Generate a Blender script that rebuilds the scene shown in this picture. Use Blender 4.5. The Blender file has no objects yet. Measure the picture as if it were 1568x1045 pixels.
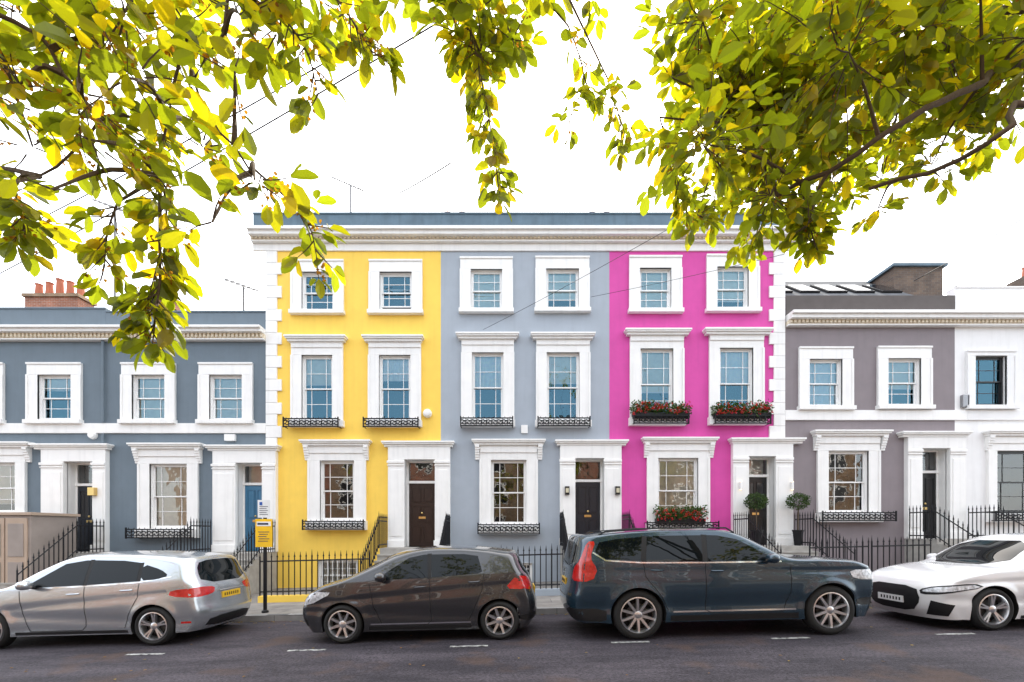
import bpy, math, random
from mathutils import Vector, Matrix
from mathutils.bvhtree import BVHTree
from mathutils.geometry import delaunay_2d_cdt
R = random.Random(7)
S = bpy.context.scene
S.view_settings.view_transform = 'Standard'
S.view_settings.look = 'None'
S.view_settings.exposure = 0
CH = 1.72          # eye height
FY = 14.5          # distance to house fronts
K = FY / 697.0
def fx(p): return (p - 784) * K
def fz(p, pr=0): return CH - (p - 815) * (FY-pr) / 697.0
def zg(x): return 0.025 * max(-22, min(22, x))
def at(px, py, d): return Vector(((px-784)/697*d, d, CH+(815-py)/697*d))

# ------------------------------------------------------------------ materials
MATS = {}
def nodes(name):
    m = bpy.data.materials.new(name); m.use_nodes = True
    nt = m.node_tree; b = nt.nodes['Principled BSDF']
    return m, nt, b
def mat(name, col, rough=.6, metal=0, var=.12, vs=3., bump=0., bs=60., coat=0., spec=.5, streak=0., emis=0):
    if name in MATS: return MATS[name]
    m, nt, b = nodes(name)
    N, L = nt.nodes, nt.links
    b.inputs['Roughness'].default_value = rough
    b.inputs['Metallic'].default_value = metal
    b.inputs['Coat Weight'].default_value = coat
    b.inputs['Coat Roughness'].default_value = .02
    b.inputs['Specular IOR Level'].default_value = spec
    tc = N.new('ShaderNodeTexCoord')
    nz = N.new('ShaderNodeTexNoise'); nz.inputs['Scale'].default_value = vs; nz.inputs['Detail'].default_value = 6
    L.new(tc.outputs['Object'], nz.inputs['Vector'])
    mr = N.new('ShaderNodeMapRange'); mr.inputs[1].default_value = .3; mr.inputs[2].default_value = .7
    mr.inputs[3].default_value = 1-var; mr.inputs[4].default_value = 1+var*.4
    L.new(nz.outputs[0], mr.inputs[0])
    vm = N.new('ShaderNodeVectorMath'); vm.operation = 'SCALE'; vm.inputs[0].default_value = col[:3]
    L.new(mr.outputs[0], vm.inputs['Scale'])
    out = vm.outputs[0]
    if streak:
        mp = N.new('ShaderNodeMapping'); mp.inputs['Scale'].default_value = (5, 5, .35)
        L.new(tc.outputs['Object'], mp.inputs['Vector'])
        n2 = N.new('ShaderNodeTexNoise'); n2.inputs['Scale'].default_value = 1.6; n2.inputs['Detail'].default_value = 8
        L.new(mp.outputs[0], n2.inputs['Vector'])
        m2 = N.new('ShaderNodeMapRange'); m2.inputs[1].default_value = .5; m2.inputs[2].default_value = .8
        m2.inputs[3].default_value = 1; m2.inputs[4].default_value = 1-streak
        L.new(n2.outputs[0], m2.inputs[0])
        v2 = N.new('ShaderNodeVectorMath'); v2.operation = 'SCALE'
        L.new(out, v2.inputs[0]); L.new(m2.outputs[0], v2.inputs['Scale']); out = v2.outputs[0]
    L.new(out, b.inputs['Base Color'])
    if bump:
        n3 = N.new('ShaderNodeTexNoise'); n3.inputs['Scale'].default_value = bs; n3.inputs['Detail'].default_value = 4
        L.new(tc.outputs['Object'], n3.inputs['Vector'])
        bp = N.new('ShaderNodeBump'); bp.inputs['Strength'].default_value = bump; bp.inputs['Distance'].default_value = .01
        L.new(n3.outputs[0], bp.inputs['Height']); L.new(bp.outputs[0], b.inputs['Normal'])
    if emis:
        b.inputs['Emission Color'].default_value = (*col[:3], 1); b.inputs['Emission Strength'].default_value = emis
    MATS[name] = m
    return m
def brickmat(name, c1, c2, mortar, scale=1, bw=.225, rh=.075, floor=False):
    m, nt, b = nodes(name); N, L = nt.nodes, nt.links
    tc = N.new('ShaderNodeTexCoord'); sp = N.new('ShaderNodeSeparateXYZ'); cb = N.new('ShaderNodeCombineXYZ')
    L.new(tc.outputs['Object'], sp.inputs[0])
    if floor:
        L.new(sp.outputs[0], cb.inputs[0]); L.new(sp.outputs[1], cb.inputs[1])
    else:
        ad = N.new('ShaderNodeMath'); L.new(sp.outputs[0], ad.inputs[0]); L.new(sp.outputs[1], ad.inputs[1])
        L.new(ad.outputs[0], cb.inputs[0]); L.new(sp.outputs[2], cb.inputs[1])
    bt = N.new('ShaderNodeTexBrick'); bt.inputs['Scale'].default_value = scale
    bt.inputs['Brick Width'].default_value = bw; bt.inputs['Row Height'].default_value = rh
    bt.inputs['Mortar Size'].default_value = .006; bt.inputs['Color1'].default_value = (*c1, 1)
    bt.inputs['Color2'].default_value = (*c2, 1); bt.inputs['Mortar'].default_value = (*mortar, 1)
    L.new(cb.outputs[0], bt.inputs['Vector'])
    nz = N.new('ShaderNodeTexNoise'); nz.inputs['Scale'].default_value = 2.5; nz.inputs['Detail'].default_value = 6
    L.new(tc.outputs['Object'], nz.inputs['Vector'])
    mr = N.new('ShaderNodeMapRange'); mr.inputs[1].default_value = .3; mr.inputs[2].default_value = .7
    mr.inputs[3].default_value = .65; mr.inputs[4].default_value = 1.15
    L.new(nz.outputs[0], mr.inputs[0])
    vm = N.new('ShaderNodeVectorMath'); vm.operation = 'SCALE'
    L.new(bt.outputs[0], vm.inputs[0]); L.new(mr.outputs[0], vm.inputs['Scale'])
    L.new(vm.outputs[0], b.inputs['Base Color']); b.inputs['Roughness'].default_value = .85
    return m
def glassmat(name, ior=2.0, tint=(.85, .9, .9), wavy=.25, rg=.01, refl=(1, 1, 1)):
    m = bpy.data.materials.new(name); m.use_nodes = True
    nt = m.node_tree; N, L = nt.nodes, nt.links; N.clear()
    o = N.new('ShaderNodeOutputMaterial'); mx = N.new('ShaderNodeMixShader'); fr = N.new('ShaderNodeFresnel')
    fr.inputs[0].default_value = ior
    tr = N.new('ShaderNodeBsdfTransparent'); tr.inputs[0].default_value = (*tint, 1)
    gl = N.new('ShaderNodeBsdfGlossy'); gl.inputs['Roughness'].default_value = rg; gl.inputs[0].default_value = (*refl, 1)
    tc = N.new('ShaderNodeTexCoord'); nz = N.new('ShaderNodeTexNoise'); nz.inputs['Scale'].default_value = 2.2
    L.new(tc.outputs['Object'], nz.inputs['Vector'])
    bp = N.new('ShaderNodeBump'); bp.inputs['Strength'].default_value = wavy; bp.inputs['Distance'].default_value = .02
    L.new(nz.outputs[0], bp.inputs['Height']); L.new(bp.outputs[0], gl.inputs['Normal'])
    L.new(fr.outputs[0], mx.inputs[0]); L.new(tr.outputs[0], mx.inputs[1]); L.new(gl.outputs[0], mx.inputs[2])
    L.new(mx.outputs[0], o.inputs[0]); return m
def leafmat(name, trans=(1, 1, 1), tmix=.55):
    m = bpy.data.materials.new(name); m.use_nodes = True
    nt = m.node_tree; N, L = nt.nodes, nt.links; N.clear()
    o = N.new('ShaderNodeOutputMaterial')
    at_ = N.new('ShaderNodeAttribute'); at_.attribute_name = 'Col'
    df = N.new('ShaderNodeBsdfDiffuse'); tl = N.new('ShaderNodeBsdfTranslucent')
    L.new(at_.outputs['Color'], df.inputs[0])
    vm = N.new('ShaderNodeVectorMath'); vm.operation = 'MULTIPLY'; vm.inputs[1].default_value = trans
    L.new(at_.outputs['Color'], vm.inputs[0]); L.new(vm.outputs[0], tl.inputs[0])
    mx = N.new('ShaderNodeMixShader'); mx.inputs[0].default_value = tmix
    L.new(df.outputs[0], mx.inputs[1]); L.new(tl.outputs[0], mx.inputs[2])
    gl = N.new('ShaderNodeBsdfGlossy'); gl.inputs['Roughness'].default_value = .35
    m2 = N.new('ShaderNodeMixShader'); m2.inputs[0].default_value = .03
    L.new(mx.outputs[0], m2.inputs[1]); L.new(gl.outputs[0], m2.inputs[2]); L.new(m2.outputs[0], o.inputs[0])
    return m

WHITE = mat('white_stucco_paint', (.86, .845, .82), .55, streak=.10, var=.04, bump=.1, bs=25)
SASH = mat('white_gloss_joinery', (.85, .84, .82), .3, var=.04)
GLASS = glassmat('window_glass', 2.1, (.92, .95, .96))
GLASSU = glassmat('sky_tinted_window_glass', 2.15, (.95, .97, .98), refl=(.38, .78, 1))  # upper panes: blue of the reflected sky is put into the glossy colour
BLIND = mat('cream_blind', (.92, .87, .76), .9, var=.1, vs=6)
CURT = mat('net_curtain', (.95, .95, .93), .9, var=.12, vs=9)
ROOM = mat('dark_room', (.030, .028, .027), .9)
IRON = mat('black_iron', (.008, .008, .010), .45, var=.2, spec=.3)
DENT = mat('stone_dentil', (.80, .70, .54), .8, var=.1)
STEP = mat('stone_step', (.38, .36, .33), .85, var=.2, vs=5)
LEAD = mat('slate_blue_parapet', (.10, .155, .20), .7, var=.2, streak=.2)
BRICK = brickmat('red_brick', (.36, .13, .07), (.28, .10, .055), (.35, .32, .28))
BRICKY = brickmat('stock_brick', (.34, .21, .11), (.24, .14, .08), (.3, .28, .25))
BRICKD = brickmat('dark_brown_brick', (.15, .10, .07), (.10, .07, .055), (.14, .13, .12))  # darker brown brick for the roof box and right-hand chimney
SLATE = brickmat('roof_slate', (.06, .065, .075), (.085, .09, .10), (.03, .03, .035), bw=.3, rh=.2)
TERRA = mat('terracotta_pot', (.42, .13, .07), .8)
GREY = mat('grey_metal', (.3, .3, .31), .4, .8)
BRASS = mat('brass', (.7, .5, .2), .3, 1)

# ------------------------------------------------------------------ mesh builder
class MB:
    def __init__(s): s.v = []; s.f = []; s.m = []; s.mats = []
    def mi(s, m):
        if m not in s.mats: s.mats.append(m)
        return s.mats.index(m)
    def add(s, vs, fs, m):
        o = len(s.v); s.v += [tuple(v) for v in vs]; i = s.mi(m)
        for f in fs: s.f.append([a+o for a in f]); s.m.append(i)
    def quad(s, a, b, c, d, m): s.add([a, b, c, d], [(0, 1, 2, 3)], m)
    def box(s, x0, x1, y0, y1, z0, z1, m):
        s.add([(x0,y0,z0),(x1,y0,z0),(x1,y1,z0),(x0,y1,z0),(x0,y0,z1),(x1,y0,z1),(x1,y1,z1),(x0,y1,z1)],
              [(0,3,2,1),(4,5,6,7),(0,1,5,4),(1,2,6,5),(2,3,7,6),(3,0,4,7)], m)
    def tube(s, pts, r, m, n=6, r2=None, cap=True):
        pts = [Vector(p) for p in pts]
        vs = []; fs = []
        for i, p in enumerate(pts):
            t = (pts[min(i+1, len(pts)-1)] - pts[max(i-1, 0)])
            if t.length < 1e-6: t = Vector((0, 0, 1))
            t.normalize(); a = Vector((0, 0, 1)) if abs(t.z) < .9 else Vector((1, 0, 0))
            u = t.cross(a).normalized(); w = t.cross(u)
            rr = r if r2 is None else r + (r2-r)*i/(len(pts)-1)
            for k in range(n):
                c = 2*math.pi*k/n; vs.append(p + (u*math.cos(c)+w*math.sin(c))*rr)
        for i in range(len(pts)-1):
            for k in range(n):
                fs.append((i*n+k, i*n+(k+1) % n, (i+1)*n+(k+1) % n, (i+1)*n+k))
        if cap: fs.append(tuple(range(n-1, -1, -1))); fs.append(tuple(range((len(pts)-1)*n, len(pts)*n)))
        s.add(vs, fs, m)
    def lathe(s, prof, c, axis, m, n=32):
        vs = []; fs = []
        for r, h in prof:
            for k in range(n):
                a = 2*math.pi*k/n; p = (r*math.cos(a), r*math.sin(a))
                vs.append((c[0]+p[0], c[1]+p[1], c[2]+h) if axis == 'z' else (c[0]+p[0], c[1]+h, c[2]+p[1]))
        for i in range(len(prof)-1):
            for k in range(n): fs.append((i*n+k, i*n+(k+1) % n, (i+1)*n+(k+1) % n, (i+1)*n+k))
        s.add(vs, fs, m)
    def obj(s, name, parent=None, smooth=None, bevel=0):
        me = bpy.data.meshes.new(name); me.from_pydata(s.v, [], s.f)
        for m in s.mats: me.materials.append(m)
        me.polygons.foreach_set('material_index', s.m)
        if smooth is not None:
            me.polygons.foreach_set('use_smooth', [True]*len(me.polygons))
            me.set_sharp_from_angle(angle=math.radians(smooth))
        me.update()
        o = bpy.data.objects.new(name, me); S.collection.objects.link(o)
        if parent: o.parent = parent
        if bevel:
            b = o.modifiers.new('bevel', 'BEVEL'); b.width = bevel; b.segments = 2; b.limit_method = 'ANGLE'
        return o
def empty(name, loc=(0, 0, 0)):
    e = bpy.data.objects.new(name, None); e.location = loc; e.empty_display_size = .3
    S.collection.objects.link(e); return e

class FOL:
    def __init__(s): s.v = []; s.f = []; s.c = []
    def leaf(s, p, d, n, ln, wd, col, curl=.15):
        d = d.normalized(); w = d.cross(n)
        if w.length < 1e-4: w = d.orthogonal()
        w.normalize(); n = w.cross(d)
        def P(t, a, h): return p + d*(t*ln) + w*(a*wd) + n*(h*ln - curl*ln*t*t)
        o = len(s.v)
        s.v += [P(0,0,0), P(.3,0,0), P(.68,0,0), P(1,0,0), P(.3,.40,.07), P(.68,.47,.07), P(.3,-.40,.07), P(.68,-.47,.07), P(.90,.24,.03), P(.90,-.24,.03)]
        for f in ((0,1,4),(1,2,5,4),(2,3,8,5),(0,6,1),(1,6,7,2),(2,7,9,3)): s.f.append([o+a for a in f])
        s.c += [col]*10
    def obj(s, name, m, parent=None):
        me = bpy.data.meshes.new(name); me.from_pydata([tuple(v) for v in s.v], [], s.f)
        ca = me.color_attributes.new('Col', 'FLOAT_COLOR', 'POINT')
        flat = []
        for c in s.c: flat += [c[0], c[1], c[2], 1]
        ca.data.foreach_set('color', flat)
        me.materials.append(m); me.update()
        o = bpy.data.objects.new(name, me); S.collection.objects.link(o)
        if parent: o.parent = parent
        return o
def rv(): 
    while True:
        v = Vector((R.uniform(-1,1), R.uniform(-1,1), R.uniform(-1,1)))
        if .05 < v.length < 1: return v.normalized()
LEAFM = leafmat('tree_leaf', (7.4, 6.3, 1.0), .64)
BUSHM = leafmat('bush_leaf', (1.5, 1.5, 1), .3)

# ------------------------------------------------------------------ world / sun / camera
sund = Vector((.267, 1, 1.026)).normalized()
w = bpy.data.worlds.new('World'); S.world = w; w.use_nodes = True
nt = w.node_tree; N, L = nt.nodes, nt.links; N.clear()
o = N.new('ShaderNodeOutputWorld')
sky = N.new('ShaderNodeTexSky'); sky.sky_type = 'NISHITA'; sky.sun_disc = False
sky.sun_elevation = math.asin(sund.z); sky.sun_rotation = math.atan2(sund.x, sund.y)
sky.air_density = 1.2; sky.dust_density = 1.5; sky.ozone_density = 1.5
b1 = N.new('ShaderNodeBackground'); b1.inputs[1].default_value = .15; L.new(sky.outputs[0], b1.inputs[0])
b2 = N.new('ShaderNodeBackground')
tc = N.new('ShaderNodeTexCoord'); dt = N.new('ShaderNodeVectorMath'); dt.operation = 'DOT_PRODUCT'
dt.inputs[1].default_value = sund; L.new(tc.outputs['Generated'], dt.inputs[0])
mr = N.new('ShaderNodeMapRange'); mr.inputs[1].default_value = -.6; mr.inputs[2].default_value = .95
mr.inputs[3].default_value = 1.4; mr.inputs[4].default_value = 3.3
hz = N.new('ShaderNodeValToRGB'); hz.color_ramp.elements[0].color = (.88, .93, 1, 1); hz.color_ramp.elements[1].color = (1, .965, .90, 1)
hz.color_ramp.elements[0].position = .3
m01 = N.new('ShaderNodeMapRange'); m01.inputs[1].default_value = -1; m01.inputs[2].default_value = 1
L.new(dt.outputs['Value'], m01.inputs[0]); L.new(m01.outputs[0], hz.inputs[0]); L.new(hz.outputs[0], b2.inputs[0])
L.new(dt.outputs['Value'], mr.inputs[0]); L.new(mr.outputs[0], b2.inputs[1])
ad = N.new('ShaderNodeAddShader'); L.new(b1.outputs[0], ad.inputs[0]); L.new(b2.outputs[0], ad.inputs[1]); L.new(ad.outputs[0], o.inputs[0])
sl = bpy.data.lights.new('sun', 'SUN'); sl.energy = 5; sl.angle = math.radians(.5); sl.color = (1, .93, .80)
so = bpy.data.objects.new('sun', sl); S.collection.objects.link(so); so.rotation_mode = 'QUATERNION'
so.rotation_quaternion = sund.to_track_quat('Z', 'Y'); so.location = sund*40
cd = bpy.data.cameras.new('camera'); cam = bpy.data.objects.new('camera', cd); S.collection.objects.link(cam)
cd.sensor_width = 36; cd.lens = 697/1568*36; cd.shift_y = (815-522.5)/1568; cd.clip_end = 3000; cd.clip_start = .05
cam.location = (0, 0, CH); cam.rotation_euler = (math.pi/2, 0, 0); S.camera = cam

# ------------------------------------------------------------------ ground, road, pavement
def sheet(name, xs, y0, y1, dz, m, drop=0):
    mb = MB()
    for i in range(len(xs)-1):
        a, b = xs[i], xs[i+1]
        mb.quad((a, y0, zg(a)+dz), (b, y0, zg(b)+dz), (b, y1, zg(b)+dz), (a, y1, zg(a)+dz), m)
        if drop:
            for yy in (y0, y1): mb.quad((a, yy, zg(a)+dz), (b, yy, zg(b)+dz), (b, yy, zg(b)+dz-drop), (a, yy, zg(a)+dz-drop), m)
    return mb.obj(name)
XS = [-600, -22, -10, 0, 10, 22, 600]
def asphalt():
    m, nt, b = nodes('asphalt'); N, L = nt.nodes, nt.links
    tc = N.new('ShaderNodeTexCoord')
    n1 = N.new('ShaderNodeTexNoise'); n1.inputs['Scale'].default_value = .9; n1.inputs['Detail'].default_value = 10; n1.inputs['Roughness'].default_value = .75
    n2 = N.new('ShaderNodeTexNoise'); n2.inputs['Scale'].default_value = 30; n2.inputs['Detail'].default_value = 6; n2.inputs['Roughness'].default_value = .8
    mp = N.new('ShaderNodeMapping'); mp.inputs['Scale'].default_value = (.4, 1.6, 1)
    L.new(tc.outputs['Object'], mp.inputs[0]); L.new(mp.outputs[0], n1.inputs['Vector']); L.new(tc.outputs['Object'], n2.inputs['Vector'])
    cr = N.new('ShaderNodeValToRGB'); cr.color_ramp.elements[0].position = .40; cr.color_ramp.elements[1].position = .62
    cr.color_ramp.elements[0].color = (.022, .019, .025, 1); cr.color_ramp.elements[1].color = (.056, .048, .058, 1)
    L.new(n1.outputs[0], cr.inputs[0])
    c2 = N.new('ShaderNodeMapRange'); c2.inputs[1].default_value = .35; c2.inputs[2].default_value = .65; c2.inputs[3].default_value = .25; c2.inputs[4].default_value = 1.9
    L.new(n2.outputs[0], c2.inputs[0])
    vm = N.new('ShaderNodeVectorMath'); vm.operation = 'SCALE'; L.new(cr.outputs[0], vm.inputs[0]); L.new(c2.outputs[0], vm.inputs['Scale'])
    n3 = N.new('ShaderNodeTexNoise'); n3.inputs['Scale'].default_value = 1.1; n3.inputs['Detail'].default_value = 9
    L.new(tc.outputs['Object'], n3.inputs['Vector'])
    m3 = N.new('ShaderNodeMapRange'); m3.inputs[1].default_value = .56; m3.inputs[2].default_value = .68; m3.inputs[4].default_value = .5
    L.new(n3.outputs[0], m3.inputs[0])
    mx = N.new('ShaderNodeMixRGB'); mx.inputs[2].default_value = (.085, .05, .035, 1)
    L.new(m3.outputs[0], mx.inputs[0]); L.new(vm.outputs[0], mx.inputs[1]); L.new(mx.outputs[0], b.inputs['Base Color'])
    b.inputs['Roughness'].default_value = .8; b.inputs['Specular IOR Level'].default_value = .3
    bp = N.new('ShaderNodeBump'); bp.inputs['Strength'].default_value = .8; bp.inputs['Distance'].default_value = .012
    L.new(n2.outputs[0], bp.inputs['Height']); L.new(bp.outputs[0], b.inputs['Normal'])
    return m
ASPH = asphalt()
PAVE = brickmat('paving_slabs', (.20, .185, .17), (.25, .23, .21), (.09, .085, .08), bw=.9, rh=.6, floor=True)
KERB = brickmat('granite_kerb', (.30, .29, .28), (.24, .235, .23), (.1, .1, .1), bw=.9, rh=5)
EARTH = mat('earth', (.12, .10, .07), .95, bump=.4)
sheet('ground', XS, -600, 600, -.012, EARTH)
sheet('road', XS, .3, 9.42, -.004, ASPH)
xs2 = [-60, -22, -10, 0, 10, 22, 60]
sheet('pavement', xs2, 9.57, 14.6, .118, PAVE, .2)
sheet('pavement', xs2, -3.0, .15, .118, PAVE, .2)
sheet('kerb', xs2, 9.42, 9.57, .122, KERB, .2)
sheet('kerb', xs2, .15, .30, .122, KERB, .2)
ROADW = mat('road_marking_paint', (.40, .40, .39), .7, var=1., vs=16)
mb = MB()
for px in (-60, 222, 470, 718, 965, 1210, 1462, 1700):
    x = (px-784)/697*6.93; y = 6.93
    mb.quad((x-.29, y-.04, zg(x-.29)+.001), (x+.29, y-.04, zg(x+.29)+.001), (x+.29, y+.04, zg(x+.29)+.001), (x-.29, y+.04, zg(x-.29)+.001), ROADW)
mb.obj('parking_bay_marking')
fo = FOL()
for i in range(700):
    x = R.uniform(-14, 14); y = 9.4 - abs(R.gauss(0, .12)) if i % 5 else R.uniform(5, 9.4)
    c = R.choice([(.22, .12, .035), (.16, .09, .03), (.25, .18, .05)])
    fo.leaf(Vector((x, y, zg(x)+.006)), Vector((R.uniform(-1,1), R.uniform(-1,1), .05)), Vector((R.uniform(-.2,.2), R.uniform(-.2,.2), 1)), .045, .03, c, 0)
fo.obj('fallen_leaves', BUSHM)

# ------------------------------------------------------------------ houses
def wall(mb, x0, x1, z0, z1, ops, m, y=FY):
    xs = sorted({x0, x1, *[a for o in ops for a in o[:2]]}); zs = sorted({z0, z1, *[a for o in ops for a in o[2:4]]})
    xs = [x for x in xs if x0 <= x <= x1]; zs = [z for z in zs if z0 <= z <= z1]
    for i in range(len(xs)-1):
        for j in range(len(zs)-1):
            cx = (xs[i]+xs[i+1])/2; cz = (zs[j]+zs[j+1])/2
            if any(o[0] < cx < o[1] and o[2] < cz < o[3] for o in ops): continue
            mb.quad((xs[i], y, zs[j]), (xs[i+1], y, zs[j]), (xs[i+1], y, zs[j+1]), (xs[i], y, zs[j+1]), m)
def reveals(mb, o, m, y0, y1):
    a, b, c, d = o
    mb.quad((a,y0,c),(a,y1,c),(a,y1,d),(a,y0,d), m); mb.quad((b,y0,c),(b,y1,c),(b,y1,d),(b,y0,d), m)
    mb.quad((a,y0,d),(b,y0,d),(b,y1,d),(a,y1,d), m); mb.quad((a,y0,c),(b,y0,c),(b,y1,c),(a,y1,c), m)
def sash(H, o, fm=SASH, blind=.5, bm=BLIND, openlow=0, cols=3):
    a, b, c, d = o; y = FY+.06; fr = H['frames']; mid = (c+d)/2; t = .045
    reveals(H['trim'], o, WHITE, FY-.05, FY+.2)
    gm = GLASSU if c > 3.9 else GLASS
    fr.box(a, a+t, y, y+.09, c, d, fm); fr.box(b-t, b, y, y+.09, c, d, fm)
    fr.box(a+t, b-t, y, y+.09, d-t, d, fm); fr.box(a+t, b-t, y-.02, y+.09, c, c+.06, fm)
    def leafs(z0, z1, yy):
        s = .04; aa, bb = a+t, b-t
        fr.box(aa, aa+s, yy, yy+.035, z0, z1, fm); fr.box(bb-s, bb, yy, yy+.035, z0, z1, fm)
        fr.box(aa+s, bb-s, yy, yy+.035, z0, z0+s, fm); fr.box(aa+s, bb-s, yy, yy+.035, z1-s, z1, fm)
        wd = bb-aa-2*s
        vb = [aa+s+wd*.2, aa+s+wd*.8] if cols == 3 else [aa+s+wd*.5]
        for v in vb: fr.box(v-.009, v+.009, yy+.008, yy+.03, z0+s, z1-s, fm)
        zc = (z0+z1)/2
        xx = [aa+s]+vb+[bb-s]
        for i in range(len(xx)-1): fr.box(xx[i]+(.0095 if i else 0), xx[i+1]-(.0095 if i < len(xx)-2 else 0), yy+.009, yy+.029, zc-.009, zc+.009, fm)
        H['glass'].quad((aa+s, yy+.02, z0+s), (bb-s, yy+.02, z0+s), (bb-s, yy+.02+R.uniform(-.006, .006), z1-s), (aa+s, yy+.02+R.uniform(-.006, .006), z1-s), gm)
    leafs(mid-.02, d-t-.001, y+.012); leafs(c+.061+openlow, mid+.02+openlow, y+.052)
    rm = H['rooms']
    yb = y+.75
    rm.quad((a-.3, yb, c-.3), (b+.3, yb, c-.3), (b+.3, yb, d+.3), (a-.3, yb, d+.3), ROOM)
    reveals(rm, (a-.0, b+.0, c-.0, d+.0), ROOM, y+.14, yb)
    if blind > 0:
        zb = d-.03-(d-c)*blind; n = 14; yy = y+.10
        for i in range(n):
            u0 = a+.03+(b-a-.06)*i/n; u1 = a+.03+(b-a-.06)*(i+1)/n
            k0 = .012*(1+math.sin(i*1.7)) if bm is CURT else 0; k1 = .012*(1+math.sin((i+1)*1.7)) if bm is CURT else 0
            rm.quad((u0, yy+k0, zb), (u1, yy+k1, zb), (u1, yy+k1, d-.02), (u0, yy+k0, d-.02), bm)
        if bm is BLIND: rm.box(a+.04, b-.04, yy-.008, yy-.001, zb, zb+.03, SASH)
def surround(H, L_, R_, T, B, o, tm, proud=.07, sill=True):
    t = H['trim']; x0, x1, z1, z0 = fx(L_), fx(R_), fz(T), fz(B)
    a, b, c, d = o
    t.box(x0, a, FY-proud, FY+.01, c, d, tm); t.box(b, x1, FY-proud, FY+.01, c, d, tm)
    t.box(x0, x1, FY-proud, FY+.01, d, z1, tm)
    e = .05; q = proud+.03
    t.box(x0-.012, x0+e, FY-q, FY-proud+.001, c, d+.0, tm); t.box(x1-e, x1+.012, FY-q, FY-proud+.001, c, d+.0, tm)
    t.box(x0-.012, x1+.012, FY-q, FY-proud+.001, z1-e, z1+.012, tm)
    if sill: t.box(x0-.04, x1+.04, FY-.17, FY+.12, z0, c-.001, tm)
def hood(H, hl, hr, ht, x0, x1, zbot, tm, consoles=True):
    t = H['trim']; a, b, z = fx(hl), fx(hr), fz(ht, .27)
    t.box(a, b, FY-.27, FY+.01, z-.055, z, tm); t.box(a+.03, b-.03, FY-.24, FY+.01, z-.10, z-.055, tm)
    t.box(a+.07, b-.07, FY-.18, FY+.01, z-.17, z-.10, tm)
    t.box(x0, x1, FY-.105, FY+.01, zbot, z-.17, tm)
    if consoles:
        for cx in (a+.17, b-.17):
            for i in range(6):
                dd = .20-.028*i; zz = z-.17-.075*i
                t.box(cx-.07, cx+.07, FY-dd, FY+.01, zz-.075, zz, tm)
def ironwork(H, L_, R_, T, B, yproj=.30):
    m = H['iron']; x0, x1, z1, z0 = fx(L_), fx(R_), fz(T), fz(B); y = FY-yproj
    for z in (z1, z0+.03): m.box(x0, x1, y-.018, y+.018, z-.018, z+.018, IRON)
    for x in (x0, x1):
        m.box(x-.018, x+.018, y-.018, y+.018, z0, z1+.06, IRON)
        m.box(x-.012, x+.012, y+.018, FY-.02, z1-.012, z1+.012, IRON)
        m.box(x-.012, x+.012, y+.018, FY-.02, z0+.02, z0+.044, IRON)
    n = max(6, int((x1-x0)/.16)); h = z1-z0-.03; r = h*.42
    for i in range(n):
        cx = x0+(x1-x0)*(i+.5)/n; cz = (z1+z0+.03)/2
        for (ox, rr) in ((-.035, r*.62), (.035, r*.62)):
            pts = []
            for k in range(11):
                a = k/10*math.pi*1.7 + (0 if ox < 0 else math.pi); q = rr*(1-.45*k/10)
                pts.append((cx+ox+q*math.cos(a), y, cz+q*math.sin(a)*1.25))
            m.tube(pts, .017, IRON, 4)
        m.box(cx-(x1-x0)/n/2-.009, cx-(x1-x0)/n/2+.009, y-.009, y+.009, z0+.03, z1, IRON)
        m.tube([(cx, y, z1), (cx, y, z1+.06)], .018, IRON, 5, .003)
def railing(mb, a, b, h=1.08, sp=.125):
    a = Vector(a); b = Vector(b); d = b-a; L_ = math.hypot(d.x, d.y); n = max(2, int(L_/sp))
    for zz in (h-.14, .1):
        mb.tube([a+Vector((0, 0, zz)), b+Vector((0, 0, zz))], .018, IRON, 4)
    for i in range(n+1):
        p = a+d*(i/n); th = i % 9 == 0
        mb.tube([p, p+Vector((0, 0, h-.03))], .019 if th else .0135, IRON, 5)
        mb.tube([p+Vector((0, 0, h-.04)), p+Vector((0, 0, h+.0)), p+Vector((0, 0, h+.09+(.05 if th else 0)))], .024, IRON, 5, .002)
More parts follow.
